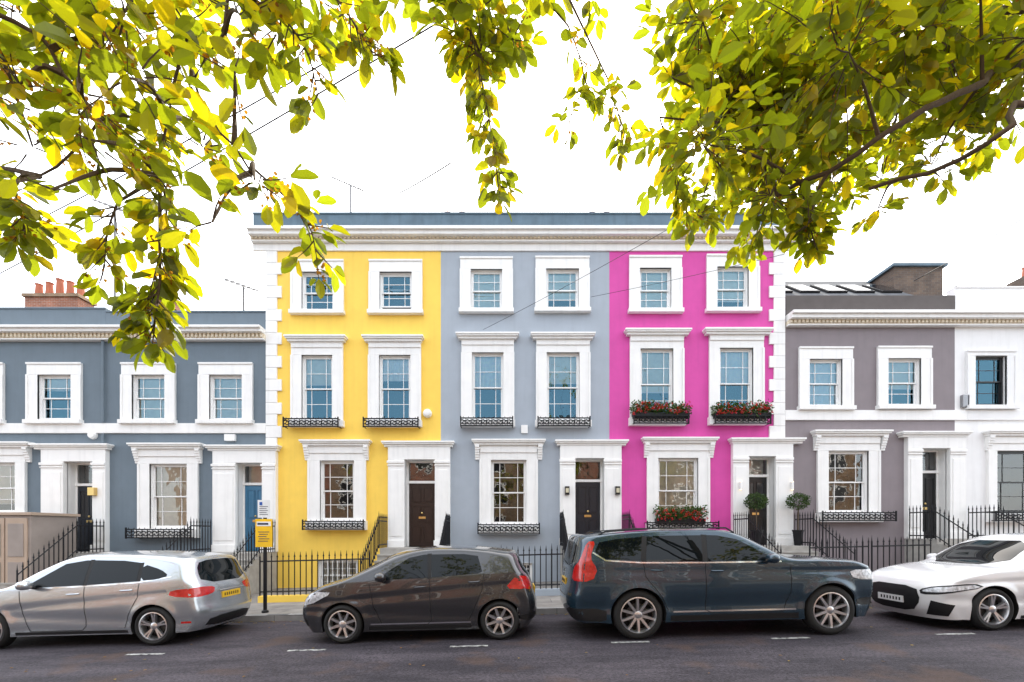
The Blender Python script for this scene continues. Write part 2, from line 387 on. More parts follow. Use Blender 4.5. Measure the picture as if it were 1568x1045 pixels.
def door(H, hl, hr, ht, pl, pr, ol, orr, ot, thr, dm, tm, fan=0.24, fanblind=False, style=0):
    t = H['trim']; zt = fz(thr); x0, x1 = fx(pl), fx(pr); a, b, d = fx(ol), fx(orr), fz(ot)
    H['ops'].append((a, b, zt, d))
    hood(H, hl, hr, ht, x0, x1, d, tm, False)
    t.box(x0, a, FY-.16, FY+.01, zt, d, tm); t.box(b, x1, FY-.16, FY+.01, zt, d, tm)
    t.box(x0+.001, x1-.001, FY-.16, FY-.106, d, fz(ht, .27)-.171, tm)
    for (p, q) in ((x0, a), (b, x1)):
        t.box(p-.03, q+.0, FY-.20, FY-.161, d-.12, d-.04, tm); t.box(p-.02, q+.0, FY-.19, FY-.161, d-.2, d-.17, tm)
        t.box(p-.03, q+.0, FY-.20, FY-.161, zt, zt+.22, tm)
        t.box(p+.07, q-.07, FY-.178, FY-.161, zt+.35, d-.33, tm)
    yd = FY+.28
    reveals(t, (a, b, zt, d), tm, FY-.02, yd+.06)
    zf = d-(d-zt)*fan; f = H['frames']
    f.box(a, b, yd-.05, yd+.05, zf-.05, zf+.03, tm); f.box(a, a+.05, yd-.02, yd+.05, zt, zf-.05, tm); f.box(b-.05, b, yd-.02, yd+.05, zt, zf-.05, tm)
    f.box(a, a+.05, yd-.02, yd+.05, zf+.03, d, tm); f.box(b-.05, b, yd-.02, yd+.05, zf+.03, d, tm); f.box(a+.05, b-.05, yd-.02, yd+.05, d-.05, d, tm)
    H['glass'].quad((a+.05, yd, zf+.03), (b-.05, yd, zf+.03), (b-.05, yd, d-.05), (a+.05, yd, d-.05), GLASS)
    H['rooms'].quad((a, yd+.3, zf), (b, yd+.3, zf), (b, yd+.3, d), (a, yd+.3, d), BLIND if fanblind else ROOM)
    g = H['door']; A, B_ = a+.052, b-.052; z0 = zt+.01; z1 = zf-.052
    g.box(A, B_, yd, yd+.05, z0, z1, dm)
    cx = (A+B_)/2; hh = z1-z0
    pans = [(.09, .40), (.50, .93)] if style != 2 else [(.07, .33), (.39, .64), (.70, .94)]
    for (p, q) in pans:
        for s_ in (-1, 1):
            u0, u1 = (A+.08, cx-.04) if s_ < 0 else (cx+.04, B_-.08)
            zz0, zz1 = z0+hh*p, z0+hh*q
            if style == 1 and p > .4:
                g.box(u0, u1, yd-.004, yd-.001, zz0, zz1, MATS['dark_pane'])
            else:
                g.box(u0+.035, u1-.035, yd-.014, yd-.001, zz0+.035, zz1-.035, dm)
            for (q0, q1, r0, r1) in ((u0, u1, zz0, zz0+.018), (u0, u1, zz1-.018, zz1), (u0, u0+.018, zz0+.018, zz1-.018), (u1-.018, u1, zz0+.018, zz1-.018)):
                g.box(q0, q1, yd-.02, yd-.0045, r0, r1, dm)
    g.box(cx-.11, cx+.11, yd-.026, yd-.021, z0+hh*.44, z0+hh*.475, BRASS)
    g.lathe([(0, -.05), (.03, -.04), (.035, -.02), (.012, 0)], (cx, yd-.02, z0+hh*.53), 'y', BRASS, 10)
    st = H['steps']; sx0, sx1 = x0+.02, x1-.02; g0 = zg(cx)+.118; n = 6; rise = (zt-g0)/(n+1)
    st.box(sx0, sx1, FY-1.1, FY+.28, g0-.3, zt, STEP)
    for i in range(n):
        y1 = FY-1.1-.27*i
        st.box(sx0, sx1, y1-.27, y1-.0005, g0-.3, zt-rise*(i+1), STEP)
        st.box(sx0-.001, sx1+.001, y1-.295, y1-.02, zt-rise*(i+1)-.045, zt-rise*(i+1)+.002, STEP)
    yf = FY-1.1-.27*n
    for sx in (sx0-.03, sx1+.03):
        railing(H['iron'], (sx, yf, g0+.02), (sx, FY-1.1, zt), .95)
        railing(H['iron'], (sx, FY-1.1, zt), (sx, FY-.22, zt), .95)
mat('dark_pane', (.02, .02, .022), .05)
def newhouse(name):
    return dict(root=empty(name), trim=MB(), frames=MB(), glass=MB(), rooms=MB(), iron=MB(), door=MB(), steps=MB(), wall=MB(), ops=[])
def finish(H, x0p, x1p, topz, wm, depth=9., zlo=-1.2):
    x0, x1 = fx(x0p), fx(x1p); wb = H['wall']
    wall(wb, x0, x1, zlo, topz, H['ops'], wm)
    yb = FY+depth
    wb.quad((x0, FY, zlo), (x0, yb, zlo), (x0, yb, topz), (x0, FY, topz), wm); wb.quad((x1, FY, zlo), (x1, yb, zlo), (x1, yb, topz), (x1, FY, topz), wm)
    wb.quad((x0, yb, zlo), (x1, yb, zlo), (x1, yb, topz), (x0, yb, topz), BRICKY)
    wb.quad((x0, FY, topz), (x1, FY, topz), (x1, yb, topz), (x0, yb, topz), SLATE)
    r = H['root']
    wb.obj('walls', r); H['trim'].obj('mouldings', r, bevel=.008)
    for k, n in (('frames', 'sash_frames'), ('glass', 'window_panes'), ('rooms', 'blinds_and_rooms'), ('iron', 'balcony_ironwork'), ('door', 'front_door'), ('steps', 'entrance_steps')):
        if H[k].v: H[k].obj(n, r)
def cornice(H, x0p, x1p, y0, y1, y2, y3, tm, par=None, ptop=None, sm=.125):
    t = H['trim']; a, b = fx(x0p), fx(x1p); z = [fz(y0, .42), fz(y1, .34), fz(y2, .2), fz(y3, .05)]; hm = z[0]-(z[0]-z[1])*.45
    t.box(a, b, FY-.42, FY+.3, hm, z[0], tm); t.box(a, b, FY-.34, FY+.01, z[1], hm, tm)
    t.box(a, b, FY-.15, FY+.01, z[2], z[1], DENT)
    n = int((b-a)/sm)
    for i in range(n):
        x = a+(b-a)*(i+.5)/n; t.box(x-sm*.30, x+sm*.30, FY-.21, FY-.151, z[2]+.02, z[1]-.001, DENT)
    t.box(a, b, FY-.17, FY+.01, z[2]-.05, z[2]-.001, tm)
    if z[3] < z[2]-.06: t.box(a, b, FY-.05, FY+.01, z[3], z[2]-.051, tm)
    if par: t.box(a, b, FY-.02, FY+.28, z[0]+.002, fz(ptop), par); t.box(a, b, FY-.05, FY+.31, fz(ptop), fz(ptop)+.05, par)
    return z[3]
def WN(H, s, hd=None, band=16, top=None, bot=6, tm=None, **k):
    tm = tm or WHITE
    L_, R_, T, B = s
    ot = T+(top if top else (33 if hd else 18))
    o = (fx(L_+band), fx(R_-band), fz(B-bot), fz(ot)); H['ops'].append(o)
    surround(H, L_, R_, T+(14 if hd else 0), B, o, tm)
    if hd: hood(H, hd[0], hd[1], T, fx(L_)+.01, fx(R_)-.01, fz(T+22), tm, hd[2])
    sash(H, o, **k)
YEL = mat('yellow_stucco', (.94, .62, .095), .7, var=.05, bump=.12, bs=22, streak=.07)
BLU = mat('pale_blue_stucco', (.36, .40, .45), .7, var=.05, bump=.12, bs=22, streak=.06)
PNK = mat('pink_stucco', (.64, .065, .34), .7, var=.06, bump=.12, bs=22, streak=.07)
SLB = mat('slate_blue_stucco', (.14, .18, .215), .7, var=.06, bump=.12, bs=22, streak=.08)
TAU = mat('taupe_stucco', (.235, .20, .21), .7, var=.06, bump=.12, bs=22, streak=.08)
WHT = mat('white_stucco_wall', (.83, .82, .81), .7, var=.04, bump=.1, bs=22, streak=.08)
BRD = mat('brown_door_paint', (.022, .011, .009), .3); NVD = mat('navy_door_paint', (.012, .016, .025), .3)
BLK = mat('black_door_paint', (.010, .010, .011), .3); BLD = mat('blue_door_paint', (.05, .18, .31), .35)

H = newhouse('yellow_terraced_house')
WN(H, (447, 527, 400, 483), blind=0, bot=6); WN(H, (566, 647, 400, 483), blind=.0, openlow=.12)
WN(H, (447, 526, 512, 655), hd=(440, 533, 0), blind=.42, bot=10); WN(H, (565, 645, 512, 655), hd=(557, 650, 0), blind=.35, bm=CURT, bot=10)
ironwork(H, 441, 523, 645, 658); ironwork(H, 561, 643, 645, 658)
WN(H, (473, 561, 673, 812), hd=(463, 570, 1), blind=0, bot=14, band=18); ironwork(H, 470, 561, 799, 812)
door(H, 587, 697, 675, 596, 690, 621, 667, 705, 838, BRD, WHITE, style=2)
cornice(H, 388, 675, 345, 358, 366, 384, WHITE, LEAD, 329)
t = H['trim']
i = 0; y = 386
while y < 676:
    wd = 20 if i % 2 else 13
    t.box(fx(408), fx(412+wd), FY-.05, FY+.01, fz(y+17.4), fz(y), WHITE); y += 17.8; i += 1
bz = (fx(487), fx(548), fz(905), fz(858)); H['ops'].append(bz); sash(H, bz, blind=.9)
for i in range(9):
    x = bz[0]+(bz[1]-bz[0])*i/8; t.box(x-.01, x+.01, FY-.04, FY-.02, bz[2], bz[3], SASH)
t.lathe([(0, -.18), (.10, -.16), (.14, -.08), (.14, 0)], (fx(655), FY, fz(634)), 'y', SASH, 14)
finish(H, 410, 675, fz(372), YEL)
H = newhouse('pale_blue_terraced_house')
WN(H, (705, 785, 396, 481), blind=.95); WN(H, (820, 902, 395, 480), blind=.7)
WN(H, (707, 787, 508, 655), hd=(699, 795, 0), blind=.5, bm=CURT, bot=10); WN(H, (821, 903, 508, 655), hd=(812, 910, 0), blind=.42, bot=10)
ironwork(H, 707, 785, 644, 657); ironwork(H, 823, 901, 644, 657)
WN(H, (735, 823, 672, 818), hd=(723, 835, 1), blind=0, bot=14, band=17); ironwork(H, 733, 825, 804, 818)
door(H, 849, 960, 673, 857, 950, 880, 924, 703, 835, NVD, WHITE)
cornice(H, 675, 932, 345, 358, 366, 384, WHITE, LEAD, 329)
t = H['trim']
LAMPG = mat('lantern_glass', (.6, .55, .4), .2)
for lx in (867, 943):
    x = fx(lx); z = fz(752); t.box(x-.07, x+.07, FY-.30, FY-.17, z-.14, z+.12, BLK); t.box(x-.05, x+.05, FY-.31, FY-.301, z-.08, z+.06, LAMPG)
t.box(fx(798), fx(808), FY-.08, FY, fz(664), fz(652), SASH)
bz = (fx(785), fx(815), fz(895), fz(862)); H['ops'].append(bz); sash(H, bz, blind=0)
finish(H, 675, 933, fz(372), BLU)
H = newhouse('pink_terraced_house')
WN(H, (963, 1043, 394, 481), blind=.95); WN(H, (1081, 1161, 392, 480), blind=.75)
WN(H, (964, 1046, 502, 653), hd=(955, 1055, 0), blind=.6, bot=12); WN(H, (1085, 1168, 501, 652), hd=(1075, 1178, 0), blind=.5, bm=CURT, bot=12)
ironwork(H, 967, 1049, 640, 653); ironwork(H, 1089, 1172, 640, 653)
WN(H, (990, 1085, 669, 815), hd=(981, 1096, 1), blind=.85, bot=14, band=17); ironwork(H, 987, 1094, 801, 814)
door(H, 1114, 1227, 670, 1119, 1210, 1143, 1184, 700, 835, BLK, WHITE, style=1, fanblind=True, fan=.2)
cornice(H, 932, 1222, 345, 358, 366, 384, WHITE, LEAD, 329)
t = H['trim']; i = 0; y = 386
while y < 668:
    wd = 20 if i % 2 else 13
    t.box(fx(1197-wd), fx(1201), FY-.05, FY+.01, fz(y+17.4), fz(y), WHITE); y += 17.8; i += 1
LAMP = mat('warm_wall_lamp', (1, .72, .4), .4, emis=3)
for lx in (1129, 1207):
    x = fx(lx); z = fz(745); t.tube([(x, FY-.22, z-.12), (x, FY-.22, z+.12)], .04, SASH, 8); t.tube([(x, FY-.22, z-.13), (x, FY-.22, z-.125)], .035, LAMP, 8); t.tube([(x, FY-.22, z+.125), (x, FY-.22, z+.13)], .035, LAMP, 8)
finish(H, 933, 1199, fz(372), PNK)
H = newhouse('slate_blue_terraced_house')
WN(H, (-75, 8, 557, 650), blind=.5); WN(H, (44, 127, 557, 650), blind=.3)
WN(H, (-50, 42, 676, 800), hd=(-62, 54, 1), blind=.8, bot=14, band=16)
door(H, 57, 175, 679, 70, 168, 104, 148, 708, 845, NVD, WHITE, style=1)
cornice(H, -120, 163, 497, 507, 517, 521, WHITE, SLB, 474)
t = H['trim']; t.box(fx(-120), fx(163), FY-.06, FY+.01, fz(664), fz(649), WHITE)
t.tube([(fx(161), FY-.08, fz(520)), (fx(161), FY-.08, fz(648))], .04, SLB, 8); t.tube([(fx(161), FY-.08, fz(665)), (fx(161), FY-.08, fz(890))], .04, SLB, 8)
t.lathe([(0, -.14), (.10, -.13), (.13, -.06), (.13, 0)], (fx(144), FY, fz(667)), 'y', SASH, 14)
t.box(fx(147), fx(157), FY-.3, FY-.17, fz(760), fz(748), BRASS)
finish(H, -120, 163, fz(505), SLB)
H = newhouse('slate_blue_terraced_house')
WN(H, (188, 270, 557, 650), blind=.92); WN(H, (306, 388, 557, 650), blind=.9)
WN(H, (214, 305, 678, 824), hd=(204, 315, 1), blind=.95, bot=14, band=17); ironwork(H, 205, 302, 811, 825)
door(H, 320, 432, 681, 330, 426, 365, 405, 710, 845, BLD, WHITE, style=0, fan=.22, fanblind=True)
cornice(H, 163, 408, 497, 507, 517, 521, WHITE, SLB, 479)
t = H['trim']; t.box(fx(163), fx(408), FY-.06, FY+.01, fz(664), fz(649), WHITE)
t.box(fx(346), fx(362), FY-.1, FY, fz(676), fz(666), SASH)
finish(H, 163, 410, fz(505), SLB)
H = newhouse('taupe_terraced_house')
WN(H, (1222, 1304, 533, 629), blind=.95, bm=CURT); WN(H, (1342, 1424, 532, 628), blind=.6)
WN(H, (1250, 1345, 658, 800), hd=(1240, 1358, 1), blind=0, bot=14, band=17); ironwork(H, 1250, 1360, 786, 799)
door(H, 1372, 1478, 660, 1384, 1472, 1406, 1448, 688, 825, BLK, WHITE, style=0)
cornice(H, 1203, 1462, 474, 486, 495, 500, WHITE, None)
BRP = mat('brown_parapet', (.10, .085, .08), .8)
t = H['trim']; t.box(fx(1203), fx(1462), FY-.02, FY+.28, fz(474, .42)+.002, fz(453), BRP)
t.box(fx(1201), fx(1478), FY-.06, FY+.01, fz(644), fz(629), WHITE)
wb = H['wall']; X1 = fx(1462)
p0, p1 = (15.1, 9.35), (18.2, 11.75)
wb.quad((fx(1201), p0[0], p0[1]), (X1, p0[0], p0[1]), (X1, p1[0], p1[1]), (fx(1201), p1[0], p1[1]), SLATE)
wb.quad((fx(1201), 21.5, 9.3), (X1, 21.5, 9.3), (X1, p1[0], p1[1]), (fx(1201), p1[0], p1[1]), SLATE)
nrm = Vector((0, -(p1[1]-p0[1]), p1[0]-p0[0])).normalized(); up = Vector((0, p1[0]-p0[0], p1[1]-p0[1])).normalized()
for i in range(5):
    c = Vector((fx(1201)+1.0+i*.98, 0, 0)); q = Vector((0, p0[0], p0[1]))+up*2.1+c
    for (w0, l0, hgt, mm) in ((.36, .6, .07, IRON), (.30, .54, .08, MATS['dark_pane'])):
        cs = [q+Vector((sx*w0, 0, 0))+up*(sy*l0)+nrm*hh for hh in (0, hgt) for sx, sy in ((-1,-1),(1,-1),(1,1),(-1,1))]
        wb.add(cs, [(4,5,6,7),(0,1,5,4),(1,2,6,5),(2,3,7,6),(3,0,4,7)], mm)
wb.box(14.1, 15.9, 16.8, 19, 9.3, 11.5, BRICKD); wb.box(14.0, 16.0, 16.7, 19.1, 11.5, 11.6, LEAD)
finish(H, 1199, 1462, fz(485), TAU)
H = newhouse('white_terraced_house')
BKF = mat('black_gloss_joinery', (.02, .02, .022), .3)
WN(H, (1478, 1552, 538, 628), blind=0, fm=BKF, band=13, top=8, tm=WHT); WN(H, (1600, 1680, 538, 628), blind=0, fm=BKF, tm=WHT)
WN(H, (1510, 1602, 658, 800), hd=(1503, 1612, 1), blind=0, fm=BKF, bot=14, band=14); ironwork(H, 1510, 1605, 786, 799)
cornice(H, 1462, 1760, 474, 486, 495, 500, WHITE, WHT, 442)
t = H['trim']; t.box(fx(1478), fx(1760), FY-.06, FY+.01, fz(644), fz(629), WHT)
t.box(fx(1470), fx(1480), FY-.1, FY, fz(625), fz(606), GREY)
wb = H['wall']; wb.box(19.55, 20.6, 17, 18, 9.3, 11.5, BRICKD)
for i in range(2): wb.lathe([(.16, 0), (.13, .35), (.15, .4), (.1, .4)], (19.8+.5*i, 17.5, 11.5), 'z', TERRA, 12)
finish(H, 1462, 1760, fz(485), WHT)
mb = MB()
for px in (697, 917):
    x = (px-784)/697*19; mb.box(x-.6, x+.6, 18.6, 19.4, 9, 14.4, BRICK)
    for k in (-.3, .3): mb.lathe([(.17, 0), (.14, .45), (.17, .5), (.1, .5)], (x+k, 19, 14.5), 'z', TERRA, 12)
mb.obj('chimney_stack')
def bgstack(px, py, w_, d, n, name='chimney_stack'):
    mb = MB(); c = at(px, py, d)
    mb.box(c.x-w_/2, c.x+w_/2, d-.4, d+.4, 6, c.z, BRICK); mb.box(c.x-w_/2-.08, c.x+w_/2+.08, d-.48, d+.48, c.z, c.z+.14, BRICKY)
    for i in range(n):
        x = c.x-w_/2+w_*(i+.5)/n; k = R.uniform(.5, .9)
        mb.lathe([(.17, 0), (.13, k*.9), (.16, k), (.1, k)], (x, d, c.z+.14), 'z', TERRA, 12)
    mb.obj(name)
bgstack(92, 462, 2.4, 21, 5); bgstack(250, 463, 1.2, 22, 2)
mb = MB()
for (x0, x1, zt) in ((-24.5, -19.2, 12.0), (-18.6, -13.9, 12.3)):
    xm = (x0+x1)/2
    mb.box(x0, x1, 21.5, 30, 0, zt-1.3, BRICKY)
    mb.add([(x0, 21.5, zt-1.3), (x1, 21.5, zt-1.3), (xm, 21.5, zt+.1)], [(0, 1, 2)], BRICKY)
    mb.quad((x0-.1, 21.4, zt-1.33), (xm, 21.4, zt+.15), (xm, 30, zt+.15), (x0-.1, 30, zt-1.33), SLATE); mb.quad((x1+.1, 21.4, zt-1.33), (xm, 21.4, zt+.15), (xm, 30, zt+.15), (x1+.1, 30, zt-1.33), SLATE)
mb.obj('brick_house')
for i in range(9):
    e = empty('brick_house'); wb = MB(); x0 = -27+i*6.1; x1 = x0+6.1; yb = -7.5; ht = 8.6+(i % 3)*.5
    wb.box(x0, x1, yb-8, yb-.02, -1, ht, BRICK if i % 2 else BRICKY)
    wb.box(x0, x1-.02, yb-.3, yb+.25, ht, ht+.3, WHITE)
    wb.add([(x0, yb, ht+.3), (x1, yb, ht+.3), (x1, yb-4, ht+2.2), (x0, yb-4, ht+2.2), (x1, yb-8, ht+.3), (x0, yb-8, ht+.3)], [(0, 1, 2, 3), (3, 2, 4, 5)], SLATE)
    for fl in range(3):
        for k in (1.5, 4.3):
            z = 1.1+fl*2.8; wb.box(x0+k-.6, x0+k+.6, yb-.01, yb+.05, z, z+1.8, WHITE); wb.box(x0+k-.45, x0+k+.45, yb+.051, yb+.06, z+.12, z+1.68, MATS['dark_pane'])
            wb.box(x0+k-.45, x0+k+.45, yb+.061, yb+.08, z+.87, z+.93, WHITE)
    wb.obj('walls', e)

def plinth_rail(pa, pb, m, name='iron_railing', Y=11.4):
    a = (pa-784)/697*Y; b = (pb-784)/697*Y; e = empty(name); mb = MB()
    g = .118
    mb.add([(a, Y-.1, zg(a)), (b, Y-.1, zg(b)), (b, Y+.1, zg(b)), (a, Y+.1, zg(a)), (a, Y-.1, zg(a)+g+.16), (b, Y-.1, zg(b)+g+.16), (b, Y+.1, zg(b)+g+.16), (a, Y+.1, zg(a)+g+.16)],
           [(4,5,6,7),(0,1,5,4),(1,2,6,5),(2,3,7,6),(3,0,4,7)], m)
    mb.obj('plinth', e); m2 = MB(); railing(m2, (a, Y, zg(a)+g+.16), (b, Y, zg(b)+g+.16), 1.0, .14); m2.obj('bars', e)
plinth_rail(398, 566, YEL); plinth_rail(690, 862, BLU); plinth_rail(955, 1115, PNK)
plinth_rail(190, 290, SLB); plinth_rail(1240, 1330, TAU); plinth_rail(1335, 1425, TAU); plinth_rail(1530, 1760, WHT)

e = empty('bin_store'); mb = MB()
TAN = mat('tan_painted_boards', (.44, .33, .25), .7, var=.1); TANS = mat('shaded_beige_side', (.32, .27, .24), .8)  # second beige is darker: the side face's shade is put into its colour
mb.box(-15.6, -13.1, 12.4, 13.7, -.4, 2.18, TANS); mb.box(-15.7, -13.04, 12.34, 13.76, 2.18, 2.26, TAN)
for i in range(3):
    x = -13.14-.62*(i+1)
    mb.box(x, x+.58, 12.36, 12.399, -.3, 2.1, TAN)
    for zz in (.0, 1.05): mb.box(x+.08, x+.5, 12.345, 12.359, zz, zz+.9, TANS)
mb.obj('boards', e, bevel=.006)

e = empty('parking_sign'); mb = MB(); X = (406-784)/697*9.8; g = zg(X)+.118
mb.tube([(X, 9.8, g), (X, 9.8, g+2.35)], .038, IRON, 12); mb.lathe([(.07, 0), (.07, .04), (.04, .06)], (X, 9.8, g), 'z', IRON, 12)
YS = mat('yellow_sign_plate', (.88, .52, .01), .4); WS = mat('white_sign_plate', (.80, .81, .81), .4); TX = mat('sign_ink', (.03, .04, .08), .5)
def ztop(py): return CH+(815-py)/697*9.75
mb.box(X-.18, X+.18, 9.745, 9.755, ztop(838), ztop(795), YS); mb.box(X-.13, X+.13, 9.745, 9.755, ztop(793), ztop(766), WS)
mb.box(X-.15, X+.15, 9.741, 9.7445, ztop(806), ztop(799), WS); mb.box(X-.13, X+.10, 9.738, 9.7405, ztop(804), ztop(801), TX)
for i in range(5): mb.box(X-.12+.02*(i % 2), X+.12-.03*(i % 3), 9.741, 9.7445, ztop(815.4+i*3.5), ztop(814.4+i*3.5), TX)
for i in range(5): mb.box(X-.09, X+.09-.03*(i % 2), 9.741, 9.7445, ztop(776.4+i*3), ztop(775.6+i*3), TX)
mb.box(X-.09, X-.03, 9.741, 9.7445, ztop(774), ztop(769), mat('sign_blue', (.02, .1, .4), .4))
mb.obj('pole_and_plates', e)

AER = mat('weathered_aluminium', (.16, .16, .17), .6)
def aerial(px, pyb, pyt, d, n=7):
    mb = MB(); a = at(px, pyb, d); b = at(px, pyt, d); mb.tube([a-Vector((0, 0, 1)), b], .035, AER, 5)
    q = Vector((1, .3, -.25)).normalized()
    mb.tube([b-q*.7, b+q*.5], .024, AER, 4)
    for i in range(n):
        c = b-q*.65+q*1.1*i/(n-1); k = .22+.03*i
        mb.tube([c-Vector((.1*k, k, .5*k)), c+Vector((.1*k, k, .5*k))], .016, AER, 4)
    mb.obj('tv_aerial')
aerial(176, 470, 318, 17); aerial(537, 328, 284, 16.5); aerial(373, 478, 438, 17)
def cable(a, b, sag=.15, r=.016):
    mb = MB(); pts = []
    for i in range(17):
        t = i/16; p = a.lerp(b, t); p.z -= sag*4*t*(1-t); pts.append(p)
    mb.tube(pts, r, IRON, 5); mb.obj('telephone_cable')
cable(at(-60, 450, 16), at(720, 5, 9)); cable(at(-60, 395, 16), at(560, 60, 10)); cable(at(740, 505, 14.3), at(1060, 330, 9.5), .05, .006)
cable(at(612, 296, 14), at(690, 250, 11), .02); cable(at(905, 455, 14.3), at(1320, 360, 9), .05, .006); cable(at(1400, 430, 16), at(1700, 250, 12), .1); cable(at(1460, 440, 16), at(1700, 330, 12), .1)

# ------------------------------------------------------------------ plants at the houses
def bush(fo, c, s, n, ln, cols, shell=.6):
    for i in range(n):
        v = rv(); r = R.uniform(shell, 1)
        p = Vector((c[0]+v.x*s[0]*r, c[1]+v.y*s[1]*r, c[2]+v.z*s[2]*r))
        d = (v+rv()*.8).normalized(); fo.leaf(p, d, rv(), ln*R.uniform(.7, 1.2), ln*.6, R.choice(cols))
GR = [(.04, .09, .012), (.05, .11, .02), (.025, .055, .012), (.08, .13, .03)]
GD = [(.03, .06, .012), (.04, .08, .018), (.02, .045, .01), (.06, .10, .025)]
RED = [(.55, .015, .015), (.65, .03, .02), (.45, .02, .05)]
for (l, r, y_) in ((966, 1051, 634), (1088, 1173, 634), (1001, 1075, 793)):
    e = empty('flower_window_box'); mb = MB(); a, b, z = fx(l), fx(r), fz(y_)
    mb.box(a, b, FY-.28, FY-.09, z-.20, z-.03, IRON); mb.obj('trough', e)
    fo = FOL(); n = int((b-a)/.12)
    for i in range(n):
        x = a+(b-a)*(i+.5)/n; bush(fo, (x, FY-.22, z+.08+R.uniform(-.05, .10)), (.14, .16, .22), 95, .07, GR, .3)
        for k in range(R.randint(3, 6)):
            bush(fo, (x+R.uniform(-.08, .08), FY-.36+R.uniform(-.05, .05), z+R.uniform(-.08, .26)), (.025, .025, .025), 8, .042, RED, .3)
    fo.obj('geraniums', BUSHM, e)
for px in (1158, 1222):
    d = FY-.55; c = at(px, 768, d); e = empty('potted_topiary_tree'); mb = MB(); fo = FOL()
    pb = fz(835)
    mb.lathe([(.10, 0), (.12, .02), (.17, .42), (.19, .44), (.19, .48), (.15, .48), (.14, .44), (0, .43)], (c.x, d, pb), 'z', IRON, 4 if px > 1200 else 20)
    mb.tube([(c.x, d, pb+.4), (c.x+.01, d, c.z-.1)], .02, mat('bark', (.10, .07, .045), .9, bump=.6, bs=40), 6)
    if px > 1200: mb.box(c.x-.25, c.x+.25, d-.25, d+.25, zg(c.x)+.1, pb-.001, STEP)
    mb.obj('pot_and_stem', e); bush(fo, c, (.33, .33, .25), 1100, .05, GD, .55); fo.obj('clipped_crown', BUSHM, e)

# ------------------------------------------------------------------ cars
def crom(pts, n):
    P = [Vector(p) for p in pts]; D = []
    for i in range(len(P)-1):
        p0 = P[i-1] if i else P[0]*2-P[1]; p1, p2 = P[i], P[i+1]; p3 = P[i+2] if i+2 < len(P) else P[-1]*2-P[-2]
        for k in range(16):
            t = k/16; D.append(.5*((2*p1)+(p2-p0)*t+(2*p0-5*p1+4*p2-p3)*t*t+(3*p1-p0-3*p2+p3)*t**3))
    D.append(P[-1]); cum = [0]
    for i in range(1, len(D)): cum.append(cum[-1]+(D[i]-D[i-1]).length)
    out = []; j = 0
    for i in range(n):
        s = cum[-1]*i/(n-1)
        while j < len(cum)-2 and cum[j+1] < s: j += 1
        t = (s-cum[j])/max(1e-9, cum[j+1]-cum[j]); out.append(D[j].lerp(D[j+1], min(1, max(0, t))))
    return out
CARGL = mat('car_glass', (.004, .006, .007), .015, var=0, spec=.28)
BLKP = mat('black_plastic', (.012, .012, .013), .5, spec=.3); CHR = mat('chrome', (.75, .75, .76), .15, 1, var=.02)
TYRE = mat('tyre_rubber', (.012, .012, .012), .8, bump=.3); ALLOY = mat('alloy_wheel', (.66, .66, .67), .28, .9, var=.05)
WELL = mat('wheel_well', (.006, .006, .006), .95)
REDL = mat('tail_lamp', (.50, .010, .008), .12, coat=1, var=.3, vs=25); HDL = mat('head_lamp', (.60, .62, .66), .08, coat=1, var=.6, vs=22)
PLY = mat('yellow_plate', (.80, .48, .02), .4); PLW = mat('white_plate', (.7, .7, .7), .4)
BRK = mat('brake_disc', (.10, .10, .10), .5, .7)
def paint(name, c, metal, var=.02):
    return mat(name, c, .24, metal, var=var, coat=1.)
def wheel(mb, c, r, side, spokes, dbl, wd=.2):
    x, y, z = c; s = side; ri = r*.72
    T = [(ri, -wd/2), (ri+.01, -wd/2-.004), (r*.86, -wd/2-.012), (r*.95, -wd/2+.004), (r, -wd/2+.03), (r, wd/2-.03), (r*.93, wd/2), (ri, wd/2)]
    mb.lathe([(a, -s*b*1.0 if s > 0 else b) for a, b in T], c, 'y', TYRE, 40)
    o = s*wd/2
    mb.lathe([(ri+.004, o+s*.004), (ri-.012, o+s*.008), (ri-.02, o-s*.01), (ri-.035, o-s*.10), (ri-.04, -o)], c, 'y', ALLOY, 40)
    mb.lathe([(0, o-s*.11), (ri-.03, o-s*.11)], c, 'y', WELL, 24)
    mb.lathe([(0, o-s*.09), (ri*.62, o-s*.09)], c, 'y', BRK, 24)
    mb.lathe([(0, o-s*.005), (.03, o-s*.005), (.06, o-s*.02), (.065, o-s*.06)], c, 'y', ALLOY, 16)
    for i in range(spokes):
        for q in ((-.13, .13) if dbl else (0,)):
            a0 = 2*math.pi*i/spokes+.3; a1 = a0+q
            def pt(a, rr, off, dep): return (x+rr*math.cos(a)-off*math.sin(a), y+dep, z+rr*math.sin(a)+off*math.cos(a))
            w0, w1 = (.014, .012) if dbl else (.021, .016)
            vs = [pt(a0+q*.4, .045, -w0, o-s*.02), pt(a0+q*.4, .045, w0, o-s*.02), pt(a1, ri-.012, w1, o-s*.0), pt(a1, ri-.012, -w1, o-s*.0),
                  pt(a0+q*.4, .045, -w0-.006, o-s*.06), pt(a0+q*.4, .045, w0+.006, o-s*.06), pt(a1, ri-.012, w1+.006, o-s*.04), pt(a1, ri-.012, -w1-.006, o-s*.04)]
            mb.add(vs, [(0, 1, 2, 3), (0, 4, 5, 1), (1, 5, 6, 2), (2, 6, 7, 3), (3, 7, 4, 0)], ALLOY)

